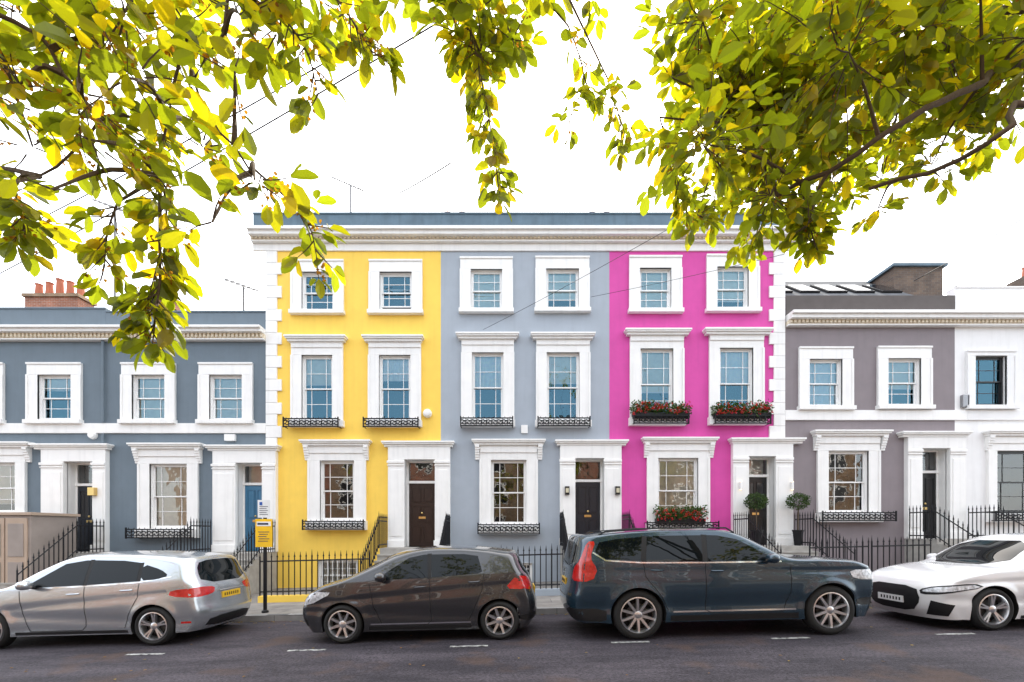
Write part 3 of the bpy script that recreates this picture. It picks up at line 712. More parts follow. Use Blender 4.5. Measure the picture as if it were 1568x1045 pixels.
def chaikin(P, it=2):
    for _ in range(it):
        Q = []
        for i in range(len(P)):
            a, b = P[i], P[(i+1) % len(P)]
            Q += [(a[0]*.8+b[0]*.2, a[1]*.8+b[1]*.2), (a[0]*.2+b[0]*.8, a[1]*.2+b[1]*.8)]
        P = Q
    return P
def car(name, X, Yn, heading, c):
    """local frame: nose at x=0, tail at x=L"""
    zq = c.get('zq', lambda z: z)
    qp = lambda pts: [(a, zq(b), p, zq(q)) for a, b, p, q in pts]
    c = dict(c); c['front'] = qp(c['front']); c['top'] = qp(c['top']); c['rear'] = qp(c['rear'])
    root = empty(name); L_, Wd, wb, fo_, r = c['L'], c['W'], c['wb'], c['fo'], c['r']
    wx = (fo_, fo_+wb); hw = Wd/2; zlow = c['zlow']; ar = r+.045; belt = c['belt']
    KN, JN = 150, 26
    def split(pts, n):
        m = len(pts)-1; out = []
        def ev(sel, t):
            i = min(m-1, int(t)); u = t-i
            g = lambda k: Vector((pts[k][sel*2], pts[k][sel*2+1]))
            p1, p2 = g(i), g(i+1); p0 = g(i-1) if i else p1*2-p2; p3 = g(i+2) if i+2 <= m else p2*2-p1
            return .5*((2*p1)+(p2-p0)*u+(2*p0-5*p1+4*p2-p3)*u*u+(3*p1-p0-3*p2+p3)*u**3)
        ts = [m*k/400 for k in range(401)]; ps = [ev(0, t) for t in ts]; cum = [0]
        for k in range(400): cum.append(cum[-1]+(ps[k+1]-ps[k]).length)
        j = 0
        for k in range(n):
            s = cum[-1]*k/(n-1)
            while j < 399 and cum[j+1] < s: j += 1
            t = ts[j]+(ts[j+1]-ts[j])*min(1, max(0, (s-cum[j])/max(1e-9, cum[j+1]-cum[j])))
            out.append((ev(0, t), ev(1, t)))
        return out
    FR = split(c['front'], JN); TP = split([c['front'][-1]]+c['top'], KN); RE = split([c['top'][-1]]+c['rear'], JN)[::-1]
    xa, xb = FR[0][1].x, RE[0][1].x
    segs = [(xa, FR[0][1].y)]
    for w_ in wx:
        dz = zlow-r; hx = math.sqrt(max(0.01, ar*ar-dz*dz)); a0 = math.atan2(dz, -hx); a1 = math.atan2(dz, hx)
        if a0 < 0: a0 += 2*math.pi
        segs.append([(w_+ar*math.cos(a0+(a1-a0)*k/24), r+ar*math.sin(a0+(a1-a0)*k/24)) for k in range(25)])
    segs.append((xb, RE[0][1].y))
    n1, n2, n3 = 20, 42, 20
    na = (KN-n1-n2-n3)//2
    def lin(a, b, n, end=False): return [(a[0]+(b[0]-a[0])*i/n, a[1]+(b[1]-a[1])*i/n) for i in range(n+(1 if end else 0))]
    def resarc(arc, n): return [tuple(Vector(arc[int(i/n*24)]).lerp(Vector(arc[min(24, int(i/n*24)+1)]), i/n*24-int(i/n*24))) for i in range(n)]
    bt = lin(segs[0], segs[1][0], n1)+resarc(segs[1], na)+lin(segs[1][-1], segs[2][0], n2)+resarc(segs[2], na)
    bt += lin(segs[2][-1], segs[3], KN-1-len(bt), True)
    tp = [p[1] for p in TP]
    def Wf(x, z):
        t = 0
        if x < 1.1: t += c.get('pf', .13)*((1.1-x)/1.1)**2.2
        if x > L_-1.0: t += c.get('pr', .10)*((x-(L_-1.0))/1.0)**2.2
        zb = belt[0]+(belt[1]-belt[0])*min(1, max(0, x/L_)); zm = zb*.72
        y = hw
        if z < zm: y -= .055*((zm-z)/(zm-.15))**2*hw
        elif z < zb: y -= .03*((z-zm)/(zb-zm))**2
        else: y -= .03+(z-zb)*c.get('lean', .36)+.10*(z-zb)**2
        for (zc, a, wdt) in c.get('creases', ()):
            zz = zc[0]+(zc[1]-zc[0])*x/L_
            y -= a*math.exp(-((z-zz)/wdt)**2)
        for w_ in wx:
            q = math.hypot(x-w_, z-r)
            if z < zb: y += c.get('flare', .018)*math.exp(-((q-ar)/.07)**2)
        return y*(1-t)
    V = []; F = []
    def vid(i, j): return i*JN+j
    fb = [p[1] for p in FR]; rb = [p[1] for p in RE]
    for i in range(KN):
        u = i/(KN-1)
        for j in range(JN):
            v = j/(JN-1); B = Vector(bt[i]); T = tp[i]; Lf = fb[j]; Rt = rb[j]
            P = B*(1-v)+T*v+Lf*(1-u)+Rt*u-(fb[0]*(1-u)*(1-v)+rb[0]*u*(1-v)+fb[-1]*(1-u)*v+rb[-1]*u*v)
            V.append(Vector((P.x, -Wf(P.x, P.y), P.y)))
    for i in range(KN-1):
        for j in range(JN-1): F.append((vid(i, j), vid(i+1, j), vid(i+1, j+1), vid(i, j+1)))
    ns = len(V)
    for k in range(ns): V.append(Vector((V[k].x, -V[k].y, V[k].z)))
    F += [(a+ns, d+ns, c_+ns, b+ns) for a, b, c_, d in F[:]]
    loop = [(vid(0, j), FR[j][0]) for j in range(JN)]+[(vid(i, JN-1), TP[i][0]) for i in range(1, KN)]+[(vid(KN-1, j), RE[j][0]) for j in range(JN-2, -1, -1)]
    M = 14; prev = None; ex = 2.5
    for (k, C) in loop:
        row = [k]; P0 = V[k]
        for q in range(1, 2*M):
            th = -math.pi/2+math.pi*q/(2*M); v = math.sin(th); g = (1-abs(v)**ex)**(1/ex)
            V.append(Vector((P0.x+(C.x-P0.x)*g, P0.y*-v, P0.z+(C.y-P0.z)*g))); row.append(len(V)-1)
        row.append(k+ns)
        if prev:
            for q in range(len(row)-1): F.append((prev[q], prev[q+1], row[q+1], row[q]))
        prev = row
    body = MB(); P_ = c['paint']; body.add(V, F, P_)
    body.obj('body', root, smooth=50)
    bvh = BVHTree.FromPolygons([tuple(v) for v in V], F)
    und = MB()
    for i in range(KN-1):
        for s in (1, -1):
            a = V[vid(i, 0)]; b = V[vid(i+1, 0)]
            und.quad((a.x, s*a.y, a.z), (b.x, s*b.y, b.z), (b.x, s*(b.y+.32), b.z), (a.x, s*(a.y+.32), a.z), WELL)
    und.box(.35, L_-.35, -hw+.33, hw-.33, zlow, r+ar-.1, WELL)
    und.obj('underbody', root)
    for i_, w_ in enumerate(wx):
        for s in (-1, 1):
            m2 = MB(); wheel(m2, (w_, s*(hw-.115), r), r, s, c['spokes'], c['dbl']); m2.obj('wheel_%d' % (i_*2+(s > 0)+1), root, smooth=40)
    G = MB()
    def patch(poly, m, O, U, Vv, D, off=.004, mirror=True, rnd=2, step=.05, tgt=None):
        poly = [(a, zq(b)) for a, b in poly]
        P = chaikin(poly, rnd) if rnd else list(poly); Q = []
        for i in range(len(P)):
            a, b = Vector(P[i]), Vector(P[(i+1) % len(P)]); n = max(1, int((b-a).length/step))
            for k in range(n): Q.append(a.lerp(b, k/n))
        nb = len(Q); xs = [q.x for q in Q]; ys = [q.y for q in Q]; allp = list(Q)
        x = min(xs)+step/2
        while x < max(xs):
            y = min(ys)+step/2
            while y < max(ys): allp.append(Vector((x+.001*math.sin(y*90), y))); y += step
            x += step
        res = delaunay_2d_cdt(allp, [(i, (i+1) % nb) for i in range(nb)], [], 1, 1e-5)
        vv, ff = res[0], res[2]; out = []; ok = []
        O, U, Vv, D = Vector(O), Vector(U), Vector(Vv), Vector(D).normalized()
        for p in vv:
            o_ = O+U*p.x+Vv*p.y-D*4
            h = bvh.ray_cast(o_, D)
            if h[0] is None: out.append(Vector((0, 0, 0))); ok.append(False); continue
            nn = h[1]
            if nn.dot(D) > 0: nn = -nn
            out.append(h[0]+nn*off); ok.append(True)
        ff = [f for f in ff if all(ok[a] for a in f)]
        t = tgt or G
        t.add(out, ff, m)
        if mirror: t.add([Vector((p.x, -p.y, p.z)) for p in out], ff, m)
    def side(poly, m, **k): patch(poly, m, (0, 0, 0), (1, 0, 0), (0, 0, 1), (0, 1, 0), **k)
    def end(poly, m, rear=False, **k): patch(poly, m, (L_/2, 0, 0), (0, 1, 0), (0, 0, 1), (-1 if rear else 1, 0, 0), **k)
    def corner(poly, m, rear=False, **k):
        if rear: patch(poly, m, (L_-.15, -hw+.15, 0), (.7071, .7071, 0), (0, 0, 1), (-1, 1, 0), **k)
        else: patch(poly, m, (.15, -hw+.15, 0), (-.7071, .7071, 0), (0, 0, 1), (1, 1, 0), **k)
    def ribbon(pts, w_, m, off=.003):
        pts = [Vector((p[0], zq(p[1]))) for p in pts]; D = []
        for i in range(len(pts)-1):
            n = max(1, int((pts[i+1]-pts[i]).length/.03))
            for k in range(n): D.append(pts[i].lerp(pts[i+1], k/n))
        D.append(pts[-1]); vs = []
        for i, p in enumerate(D):
            t = D[min(i+1, len(D)-1)]-D[max(0, i-1)]; t.normalize(); n = Vector((-t.y, t.x))
            for s in (-1, 1):
                q = p+n*(s*w_/2); h = bvh.ray_cast(Vector((q.x, -4, q.y)), Vector((0, 1, 0)))
                if h[0] is None or h[0].y > -.3: h = (Vector((q.x, -hw+.04, q.y)), Vector((0, -1, 0)))
                nn = h[1] if h[1].y < 0 else -h[1]
                vs.append(h[0]+nn*off)
        fs = [(2*i, 2*i+1, 2*i+3, 2*i+2) for i in range(len(D)-1)]
        G.add(vs, fs, m); G.add([Vector((v.x, -v.y, v.z)) for v in vs], fs, m)
    c['details'](side, end, corner, ribbon, G, patch, bvh)
    for (hx, hz) in c['handles']:
        for s in (-1, 1):
            h = bvh.ray_cast(Vector((hx, -4, hz)), Vector((0, 1, 0))); y = h[0].y
            pts = [(hx-.09, s*(-y-.0)*1, hz), (hx-.07, s*(-y+.035), hz), (hx+.07, s*(-y+.035), hz+.004), (hx+.09, s*(-y), hz+.004)]
            G.tube(pts, .013, c.get('hm', P_), 6)
    mx, mz = c['mirror']
    for s in (-1, 1):
        h = bvh.ray_cast(Vector((mx, -4, mz)), Vector((0, 1, 0))); y = -h[0].y if h[0] else hw
        vs = []; fs = []
        for i in range(9):
            ph = math.pi*i/8
            for k in range(14):
                a = 2*math.pi*k/14; e_ = lambda q, n: math.copysign(abs(q)**n, q)
                vs.append((mx-.02+.085*e_(math.cos(ph), 1), s*(y+.13+.115*e_(math.sin(ph)*math.cos(a), .7)), mz+.07+.075*e_(math.sin(ph)*math.sin(a), .8)))
        for i in range(8):
            for k in range(14): fs.append((i*14+k, i*14+(k+1) % 14, (i+1)*14+(k+1) % 14, (i+1)*14+k))
        G.add(vs, fs, P_); G.tube([(mx, s*(y-.03), mz+.01), (mx, s*(y+.08), mz+.03)], .025, BLKP, 6)
    G.obj('trim_glass_and_lamps', root, smooth=40)
    tilt = math.atan(.025)
    root.location = (X, Yn+hw, zg(X))
    if heading < 0: root.rotation_euler = (0, -tilt, 0)
    else: root.rotation_euler = (0, tilt, math.pi)
    return root
def plate(G, bvh, rear, z, L_, m, w_=.26):
    D = Vector((-1 if rear else 1, 0, 0)); h = bvh.ray_cast(Vector((L_/2, 0, z))-D*5, D); x = h[0].x
    h2 = bvh.ray_cast(Vector((L_/2, w_, z))-D*5, D); x2 = h2[0].x
    s = 1 if rear else -1; xo = x+s*.012
    G.box(min(xo, x2), max(xo, x2), -w_, w_, z-.055, z+.055, m)
    for i in range(7):
        yy = -w_+.05+i*(2*w_-.08)/7; G.box(xo+(.0005 if rear else -.003), xo+(.003 if rear else -.0005), yy, yy+.028, z-.026, z+.026, BLKP)

def det_b(side, end, corner, ribbon, G, patch, bvh):
    side([(1.42, .99), (2.02, 1.37), (2.35, 1.42), (2.42, 1.42), (2.42, 1.02)], CARGL, rnd=0)
    side([(2.48, 1.02), (2.48, 1.42), (3.0, 1.40), (3.28, 1.36), (3.30, 1.06)], CARGL, rnd=0)
    side([(3.36, 1.07), (3.34, 1.34), (3.66, 1.24), (3.80, 1.14), (3.62, 1.08)], CARGL, rnd=1)
    ribbon([(2.45, 1.01), (2.45, 1.43)], .07, BLKP, .0025); ribbon([(3.33, 1.06), (3.31, 1.36)], .06, BLKP, .0025)
    ribbon([(1.38, .975), (2.4, 1.0), (3.3, 1.04), (3.85, 1.12)], .018, CHR)
    ribbon([(2.45, 1.0), (2.47, .35), (2.40, .28), (1.55, .28), (1.45, .55), (1.38, .95)], .009, BLKP)
    ribbon([(3.35, 1.03), (3.33, .8), (3.17, .5), (3.1, .30)], .009, BLKP)
    ribbon([(1.3, .245), (3.15, .245)], .05, BLKP)
    end([(-.62, .98), (-.55, 1.32), (-.3, 1.37), (.3, 1.37), (.55, 1.32), (.62, .98)], CARGL, rear=True, mirror=False, rnd=1)
    end([(-.68, 1.02), (-.60, 1.40), (.60, 1.40), (.68, 1.02)], CARGL, mirror=False, rnd=1)
    corner([(-.36, .80), (-.33, .90), (.05, .93), (.30, .91), (.28, .80), (0, .76)], REDL, rear=True, rnd=1)
    corner([(-.34, .60), (-.25, .78), (.15, .72), (.15, .58)], HDL, rnd=1)
    end([(-.62, .24), (-.55, .40), (.55, .40), (.62, .24)], BLKP, rear=True, mirror=False, rnd=1)
    end([(-.45, .50), (-.40, .68), (.40, .68), (.45, .50)], BLKP, mirror=False, rnd=1)
    ribbon([(4.0, .36), (4.15, .36)], .03, REDL)
    plate(G, bvh, True, .74, 4.36, PLY)
    G.tube([(4.335, -.35, .83), (4.345, .35, .83)], .012, CHR, 6)
bclass = dict(L=4.36, W=1.79, wb=2.70, fo=.87, r=.32, zlow=.20, belt=(.93, 1.06), spokes=5, dbl=True,
    front=[(.12, .19, .42, .20), (.03, .36, .30, .38), (0, .56, .26, .56), (.05, .72, .30, .73), (.12, .80, .38, .80)],
    top=[(.35, .90, .52, .87), (.75, .99, .82, .94), (1.05, 1.05, 1.22, .98), (1.5, 1.30, 1.66, 1.21), (1.88, 1.47, 2.02, 1.39), (2.3, 1.55, 2.35, 1.46), (3.0, 1.54, 3.0, 1.45), (3.6, 1.50, 3.5, 1.40), (4.02, 1.44, 3.80, 1.34)],
    rear=[(4.10, 1.40, 3.88, 1.29), (4.18, 1.15, 3.98, 1.10), (4.27, .98, 4.06, .96), (4.31, .85, 4.09, .83), (4.33, .65, 4.12, .64), (4.36, .50, 4.13, .48), (4.33, .34, 4.10, .32), (4.24, .20, 4.04, .20)],
    paint=paint('silver_car_paint', (.49, .52, .55), .8), handles=[(2.28, .88), (3.15, .92)], mirror=(1.62, .98), details=det_b,
    creases=[((.55, .90), .014, .05), ((.62, .35), .016, .07)])
car('silver_hatchback_car', -9.45, 7.45, -1, bclass)
def det_y(side, end, corner, ribbon, G, patch, bvh):
    side([(1.32, 1.00), (1.86, 1.34), (2.1, 1.385), (2.16, 1.385), (2.18, 1.02)], CARGL, rnd=0)
    side([(2.24, 1.025), (2.22, 1.385), (2.75, 1.38), (2.98, 1.345), (3.05, 1.10), (2.98, 1.07)], CARGL, rnd=0)
    ribbon([(2.2, 1.01), (2.19, 1.40)], .07, BLKP, .0025)
    ribbon([(2.2, 1.0), (2.22, .33), (2.12, .26), (1.45, .26), (1.30, .6), (1.24, .95)], .009, BLKP)
    ribbon([(3.08, 1.08), (3.04, .8), (2.90, .5), (2.82, .33)], .009, BLKP)
    ribbon([(1.25, .30), (2.85, .30)], .022, CHR); ribbon([(1.22, .235), (2.86, .235)], .05, BLKP)
    end([(-.56, 1.0), (-.50, 1.30), (.50, 1.30), (.56, 1.0)], CARGL, rear=True, mirror=False, rnd=1)
    end([(-.64, 1.06), (-.55, 1.39), (.55, 1.39), (.64, 1.06)], CARGL, mirror=False, rnd=1)
    corner([(-.36, .82), (-.22, 1.02), (.06, .99), (.22, .86), (.10, .78), (-.12, .80)], REDL, rear=True, rnd=1)
    corner([(-.46, .82), (-.20, .84), (.22, .68), (.22, .60), (-.12, .62)], HDL, rnd=1)
    corner([(-.10, .28), (-.08, .42), (.10, .40), (.10, .28)], BLKP, rnd=1)
    end([(-.45, .24), (-.40, .50), (.40, .50), (.45, .24)], BLKP, mirror=False, rnd=1)
    corner([(-.2, .30), (-.18, .40), (.3, .40), (.3, .30)], BLKP, rear=True, rnd=1)
    plate(G, bvh, True, .72, 3.95, PLY)
yaris = dict(L=3.95, W=1.70, wb=2.51, fo=.80, r=.31, zlow=.18, belt=(.93, 1.08), spokes=8, dbl=False,
    front=[(.14, .17, .42, .18), (.03, .34, .30, .36), (0, .52, .25, .54), (.06, .68, .29, .69), (.14, .79, .36, .78)],
    top=[(.40, .93, .52, .88), (.80, 1.04, .86, .98), (1.2, 1.24, 1.30, 1.14), (1.62, 1.43, 1.74, 1.33), (2.05, 1.505, 2.12, 1.42), (2.6, 1.51, 2.6, 1.425), (3.1, 1.47, 3.05, 1.385), (3.54, 1.41, 3.36, 1.32)],
    rear=[(3.62, 1.37, 3.42, 1.27), (3.71, 1.14, 3.52, 1.10), (3.82, .98, 3.60, .96), (3.88, .80, 3.66, .80), (3.93, .62, 3.70, .62), (3.95, .48, 3.70, .46), (3.92, .32, 3.68, .32), (3.82, .18, 3.62, .18)],
    paint=paint('dark_grey_car_paint', (.048, .048, .052), .6), handles=[(2.05, .88), (2.92, .94)], mirror=(1.48, .99), details=det_y,
    creases=[((.62, .92), .018, .05), ((.55, .34), .016, .06)])
car('grey_hatchback_car', -3.50, 7.25, -1, yaris)
def det_s(side, end, corner, ribbon, G, patch, bvh):
    side([(1.68, 1.19), (2.26, 1.56), (2.55, 1.63), (2.72, 1.64), (2.76, 1.20)], CARGL, rnd=0)
    side([(2.84, 1.20), (2.80, 1.64), (3.5, 1.65), (3.66, 1.64), (3.72, 1.22)], CARGL, rnd=0)
    side([(3.80, 1.23), (3.74, 1.64), (4.15, 1.61), (4.42, 1.56), (4.50, 1.40), (4.36, 1.28)], CARGL, rnd=0)
    ribbon([(2.80, 1.20), (2.76, 1.65)], .09, BLKP, .0025); ribbon([(3.76, 1.22), (3.70, 1.65)], .09, BLKP, .0025)
    ribbon([(1.62, 1.165), (2.8, 1.175), (3.8, 1.20), (4.34, 1.25), (4.53, 1.39)], .02, CHR)
    ribbon([(2.8, 1.16), (2.82, .44), (2.70, .38), (1.62, .38), (1.50, .7), (1.48, 1.10)], .010, BLKP)
    ribbon([(3.76, 1.18), (3.74, .98), (3.50, .66), (3.40, .45)], .010, BLKP)
    ribbon([(1.42, .42), (3.32, .42)], .025, CHR); ribbon([(1.38, .32), (3.36, .32)], .09, BLKP)
    corner([(-.26, .92), (-.30, 1.12), (-.20, 1.30), (-.22, 1.58), (-.12, 1.58), (-.05, 1.25), (.10, 1.12), (.15, .92)], REDL, rear=True, rnd=1)
    end([(-.70, 1.15), (-.64, 1.58), (.64, 1.58), (.70, 1.15)], CARGL, rear=True, mirror=False, rnd=1)
    end([(-.74, 1.22), (-.66, 1.64), (.66, 1.64), (.74, 1.22)], CARGL, mirror=False, rnd=1)
    end([(-.42, .62), (-.45, .95), (.45, .95), (.42, .62)], BLKP, mirror=False, rnd=1)
    corner([(-.34, .86), (-.36, 1.00), (.05, 1.00), (.20, .92), (.18, .82)], HDL, rnd=1)
    corner([(-.3, .45), (-.3, .56), (.25, .56), (.25, .45)], BLKP, rnd=1)
    corner([(-.4, .27), (-.4, .50), (.35, .48), (.35, .27)], BLKP, rear=True, rnd=1)
    plate(G, bvh, True, .86, 4.95, PLY); plate(G, bvh, False, .6, 4.95, PLW)
    q = suvq
    for s in (-1, 1):
        G.tube([(2.25, s*.74, q(1.67)), (2.38, s*.745, q(1.76)), (3.4, s*.74, q(1.785)), (4.3, s*.72, q(1.745)), (4.45, s*.71, q(1.66))], .014, BLKP, 6)
suvq = lambda z: z if z < 1.12 else 1.12+(z-1.12)*.91
suv = dict(L=4.95, W=1.96, wb=2.984, fo=.88, r=.385, zlow=.26, belt=(1.12, 1.20), spokes=10, dbl=False, lean=.30, zq=suvq,
    front=[(.12, .25, .40, .27), (.03, .45, .30, .48), (0, .72, .25, .74), (.01, .96, .26, .95), (.06, 1.07, .32, 1.03)],
    top=[(.32, 1.15, .52, 1.11), (.90, 1.21, .95, 1.15), (1.40, 1.25, 1.50, 1.18), (1.76, 1.46, 1.90, 1.39), (2.12, 1.67, 2.26, 1.60), (2.50, 1.76, 2.55, 1.69), (3.3, 1.78, 3.3, 1.715), (4.05, 1.76, 4.02, 1.69), (4.64, 1.71, 4.44, 1.63)],
    rear=[(4.74, 1.67, 4.52, 1.57), (4.80, 1.42, 4.58, 1.38), (4.86, 1.17, 4.63, 1.15), (4.88, .96, 4.65, .96), (4.90, .80, 4.66, .80), (4.95, .66, 4.68, .64), (4.94, .45, 4.68, .45), (4.84, .27, 4.62, .28)],
    paint=paint('dark_blue_grey_car_paint', (.021, .048, .074), .5), handles=[(2.62, 1.04), (3.55, 1.07)], mirror=(1.85, 1.15), details=det_s,
    creases=[((.98, 1.08), .018, .05), ((.55, .50), .024, .09)], flare=.03)
suv['hm'] = suv['paint']
car('dark_blue_suv_car', 5.83, 7.03, 1, suv)
def det_a(side, end, corner, ribbon, G, patch, bvh):
    side([(1.55, .96), (2.12, 1.28), (2.4, 1.34), (2.42, .98)], CARGL, rnd=0)
    side([(2.48, .98), (2.46, 1.34), (3.0, 1.33), (3.4, 1.25), (3.5, 1.04)], CARGL, rnd=0)
    ribbon([(2.45, .96), (2.47, .35), (2.40, .25), (1.5, .25), (1.45, .6), (1.42, .92)], .009, BLKP)
    ribbon([(1.3, .20), (3.1, .20)], .05, BLKP)
    end([(-.66, .99), (-.58, 1.36), (.58, 1.36), (.66, .99)], CARGL, mirror=False, rnd=1, step=.04)
    end([(-.56, .95), (-.5, 1.18), (.5, 1.18), (.56, .95)], CARGL, rear=True, mirror=False, rnd=1)
    end([(-.38, .24), (-.54, .44), (-.46, .66), (.46, .66), (.54, .44), (.38, .24)], BLKP, mirror=False, rnd=1)
    corner([(-.52, .68), (-.40, .74), (.05, .69), (.24, .62), (.22, .54), (-.05, .57)], BLKP, rnd=1)
    corner([(-.48, .675), (-.38, .715), (.05, .67), (.20, .615), (.19, .585), (-.05, .60)], HDL, rnd=1, off=.008)
    corner([(-.10, .22), (-.18, .40), (.10, .46), (.16, .22)], BLKP, rnd=0)
    corner([(-.36, .70), (-.3, .86), (.3, .84), (.3, .72)], REDL, rear=True, rnd=1)
    plate(G, bvh, False, .42, 4.34, PLW)
audi = dict(L=4.34, W=1.82, wb=2.64, fo=.87, r=.33, zlow=.17, belt=(.86, 1.0), spokes=5, dbl=True,
    front=[(.12, .15, .44, .17), (.03, .30, .34, .34), (.01, .48, .28, .50), (.03, .64, .30, .64), (.10, .75, .37, .73)],
    top=[(.42, .87, .60, .83), (.88, .96, 1.0, .90), (1.25, 1.02, 1.40, .95), (1.68, 1.26, 1.83, 1.18), (2.10, 1.43, 2.24, 1.35), (2.6, 1.48, 2.65, 1.395), (3.2, 1.46, 3.15, 1.38), (3.85, 1.38, 3.68, 1.29)],
    rear=[(3.98, 1.33, 3.76, 1.22), (4.10, 1.10, 3.88, 1.06), (4.22, .94, 3.98, .92), (4.30, .72, 4.06, .72), (4.34, .50, 4.1, .48), (4.24, .18, 4.0, .18)],
    paint=paint('white_car_paint', (.68, .68, .69), 0), handles=[(2.28, .84), (3.2, .88)], mirror=(1.72, .95), details=det_a,
    creases=[((.72, .86), .018, .04), ((.50, .34), .020, .07)])
car('white_hatchback_car', 6.62, 7.05, -1, audi)

# ------------------------------------------------------------------ trees
BARK = mat('bark', (.10, .07, .045), .9)
UPV = Vector((0, 0, 1))
def lcol():
    k = R.random()
    if k < .56: b = Vector((.050, .068, .009))
    elif k < .88: b = Vector((.086, .096, .009))
    else: b = Vector((.135, .118, .007))
    return b*R.uniform(.65, 1.25)
def twig(tb, fo, p, d, ln, leaf, droop=.28, gap=.045, rad=.004, berries=0.):
    n = max(2, int(ln/gap)); p = Vector(p); d = Vector(d).normalized(); pts = [p.copy()]; s = 1
    for i in range(n):
        d = (d+rv()*.16+Vector((0, 0, -droop*gap*1.6))).normalized(); p = p+d*gap; pts.append(p.copy())
        for rep in range(1 if R.random() < .7 else 2):
            s = -s; side = d.cross(UPV)
            if side.length < .2: side = d.orthogonal()
            side = (side.normalized()*s+rv()*.45).normalized()
            ld = (d*.6+side*.9+Vector((0, 0, -.25))+rv()*.25).normalized()
            nn = (UPV*.9+rv()*.8).normalized(); l_ = leaf*R.uniform(.55, 1.15)
            fo.leaf(p+ld*.012, ld, nn, l_, l_*R.uniform(.52, .64), tuple(lcol()), R.uniform(.0, .3))
        if R.random() < berries:
            for q in range(6):
                v = rv(); fo.leaf(p+v*.014, v, rv(), .015, .015, (.085, .045, .012))
    fo.leaf(p, d, (UPV+rv()*.5), leaf, leaf*.5, tuple(lcol()))
    tb.tube(pts, rad, BARK, 4, rad*.4, False)
def clump(tb, fo, c, r, n, leaf, berries=0., sq=.8):
    for i in range(n):
        v = rv(); v.z *= sq
        st = c+v*r*R.uniform(0, .4); dd = (v+Vector((0, 0, .12))).normalized()
        twig(tb, fo, st, dd, r*R.uniform(.6, 1.05), leaf, berries=berries, gap=leaf*.45)
def limb(tb, pts, r0, r1):
    P = crom([Vector(p) for p in pts], 6*len(pts))
    for i in range(1, len(P)-1): P[i] = P[i]+rv()*.015
    tb.tube(P, r0, BARK, 8, r1)
    return P
def tree(name, base, trunk, limbs, clumps, strands, leaf, berries=0., dens=1.):
    e = empty(name); tb = MB(); fo = FOL(); tips = []
    tb.lathe([(trunk*1.7, -.3), (trunk*1.25, .15), (trunk, .8)], base, 'z', BARK, 14)
    for (pts, r0, r1) in limbs: tips += limb(tb, pts, r0, r1)
    for cl in clumps:
        if isinstance(cl[0], Vector): c, r, n = cl
        else: c = at(*cl[:3]); r, n = cl[3:]
        q = min(tips, key=lambda t: (t-c).length)
        m = (q+c)/2+Vector((0, 0, .05)); tb.tube(crom([q, m, c], 8), .012, BARK, 5, .004)
        clump(tb, fo, c, r, max(2, int(n*dens)), leaf, berries)
    for (pts, ln_, kk) in strands:
        P = crom([at(*p) for p in pts], 14); q = min(tips, key=lambda t: (t-P[0]).length)
        tb.tube([q, (q+P[0])/2, P[0]], .009, BARK, 5, .005); tb.tube(P, .005, BARK, 5, .002)
        for i in range(1, 14):
            for k in range(kk):
                dd = (P[i]-P[i-1]).normalized()+rv()*.9
                twig(tb, fo, P[i], dd, ln_*R.uniform(.5, 1.1)*(1-.6*i/14), leaf*R.uniform(.8, 1), berries=berries, gap=leaf*.45)
    tb.obj('trunk_and_limbs', e, smooth=50); fo.obj('leaves', LEAFM, e)
    print(name, len(fo.v)//10, 'leaves')
rb = Vector((5.6, 1.8, zg(5.6)+.1))
Rcl = []
def RC(px, py, r, n, d=3.2, dj=.7): Rcl.append((px, py, d+R.uniform(-dj, dj), r, n))
for px, py, r, n in ((1075, 30, .32, 28), (1180, 20, .42, 38), (1280, 30, .45, 42), (1400, 30, .45, 44), (1510, 40, .45, 42), (1600, 50, .4, 24),
    (1085, 125, .30, 28), (1150, 140, .38, 40), (1240, 120, .42, 42), (1340, 125, .42, 38), (1450, 110, .4, 34), (1550, 115, .36, 24),
    (1075, 220, .30, 30), (1165, 225, .38, 40), (1260, 205, .4, 38), (1370, 200, .34, 26), (1460, 185, .32, 20), (1540, 170, .26, 12),
    (1095, 300, .24, 24), (1180, 300, .30, 30), (1270, 292, .28, 26), (1350, 275, .24, 16), (1425, 255, .22, 12),
    (1068, 330, .14, 10), (1238, 342, .14, 9), (1345, 318, .11, 5), (1020, 210, .18, 9), (1030, 120, .14, 6),
    (1150, 80, .5, 30), (1300, 80, .5, 34), (1450, 70, .5, 30), (1200, 180, .4, 28), (1130, -80, .5, 24), (1300, -60, .5, 28), (1500, -60, .5, 28)):
    RC(px, py, r, n)
for px, py, r, n in ((540, -45, .2, 10), (600, -30, .2, 10), (660, -15, .22, 14), (720, 20, .24, 24), (785, 0, .22, 20), (850, -25, .18, 12), (905, -35, .16, 8), (735, 80, .17, 14), (700, 50, .15, 10), (785, 60, .13, 8)):
    RC(px, py, r, n, 2.7, .2)
for i in range(22):
    v = rv(); Rcl.append((1500+v.x*600, -560+v.z*330, 3.0+v.y*1.1, .55, 12))
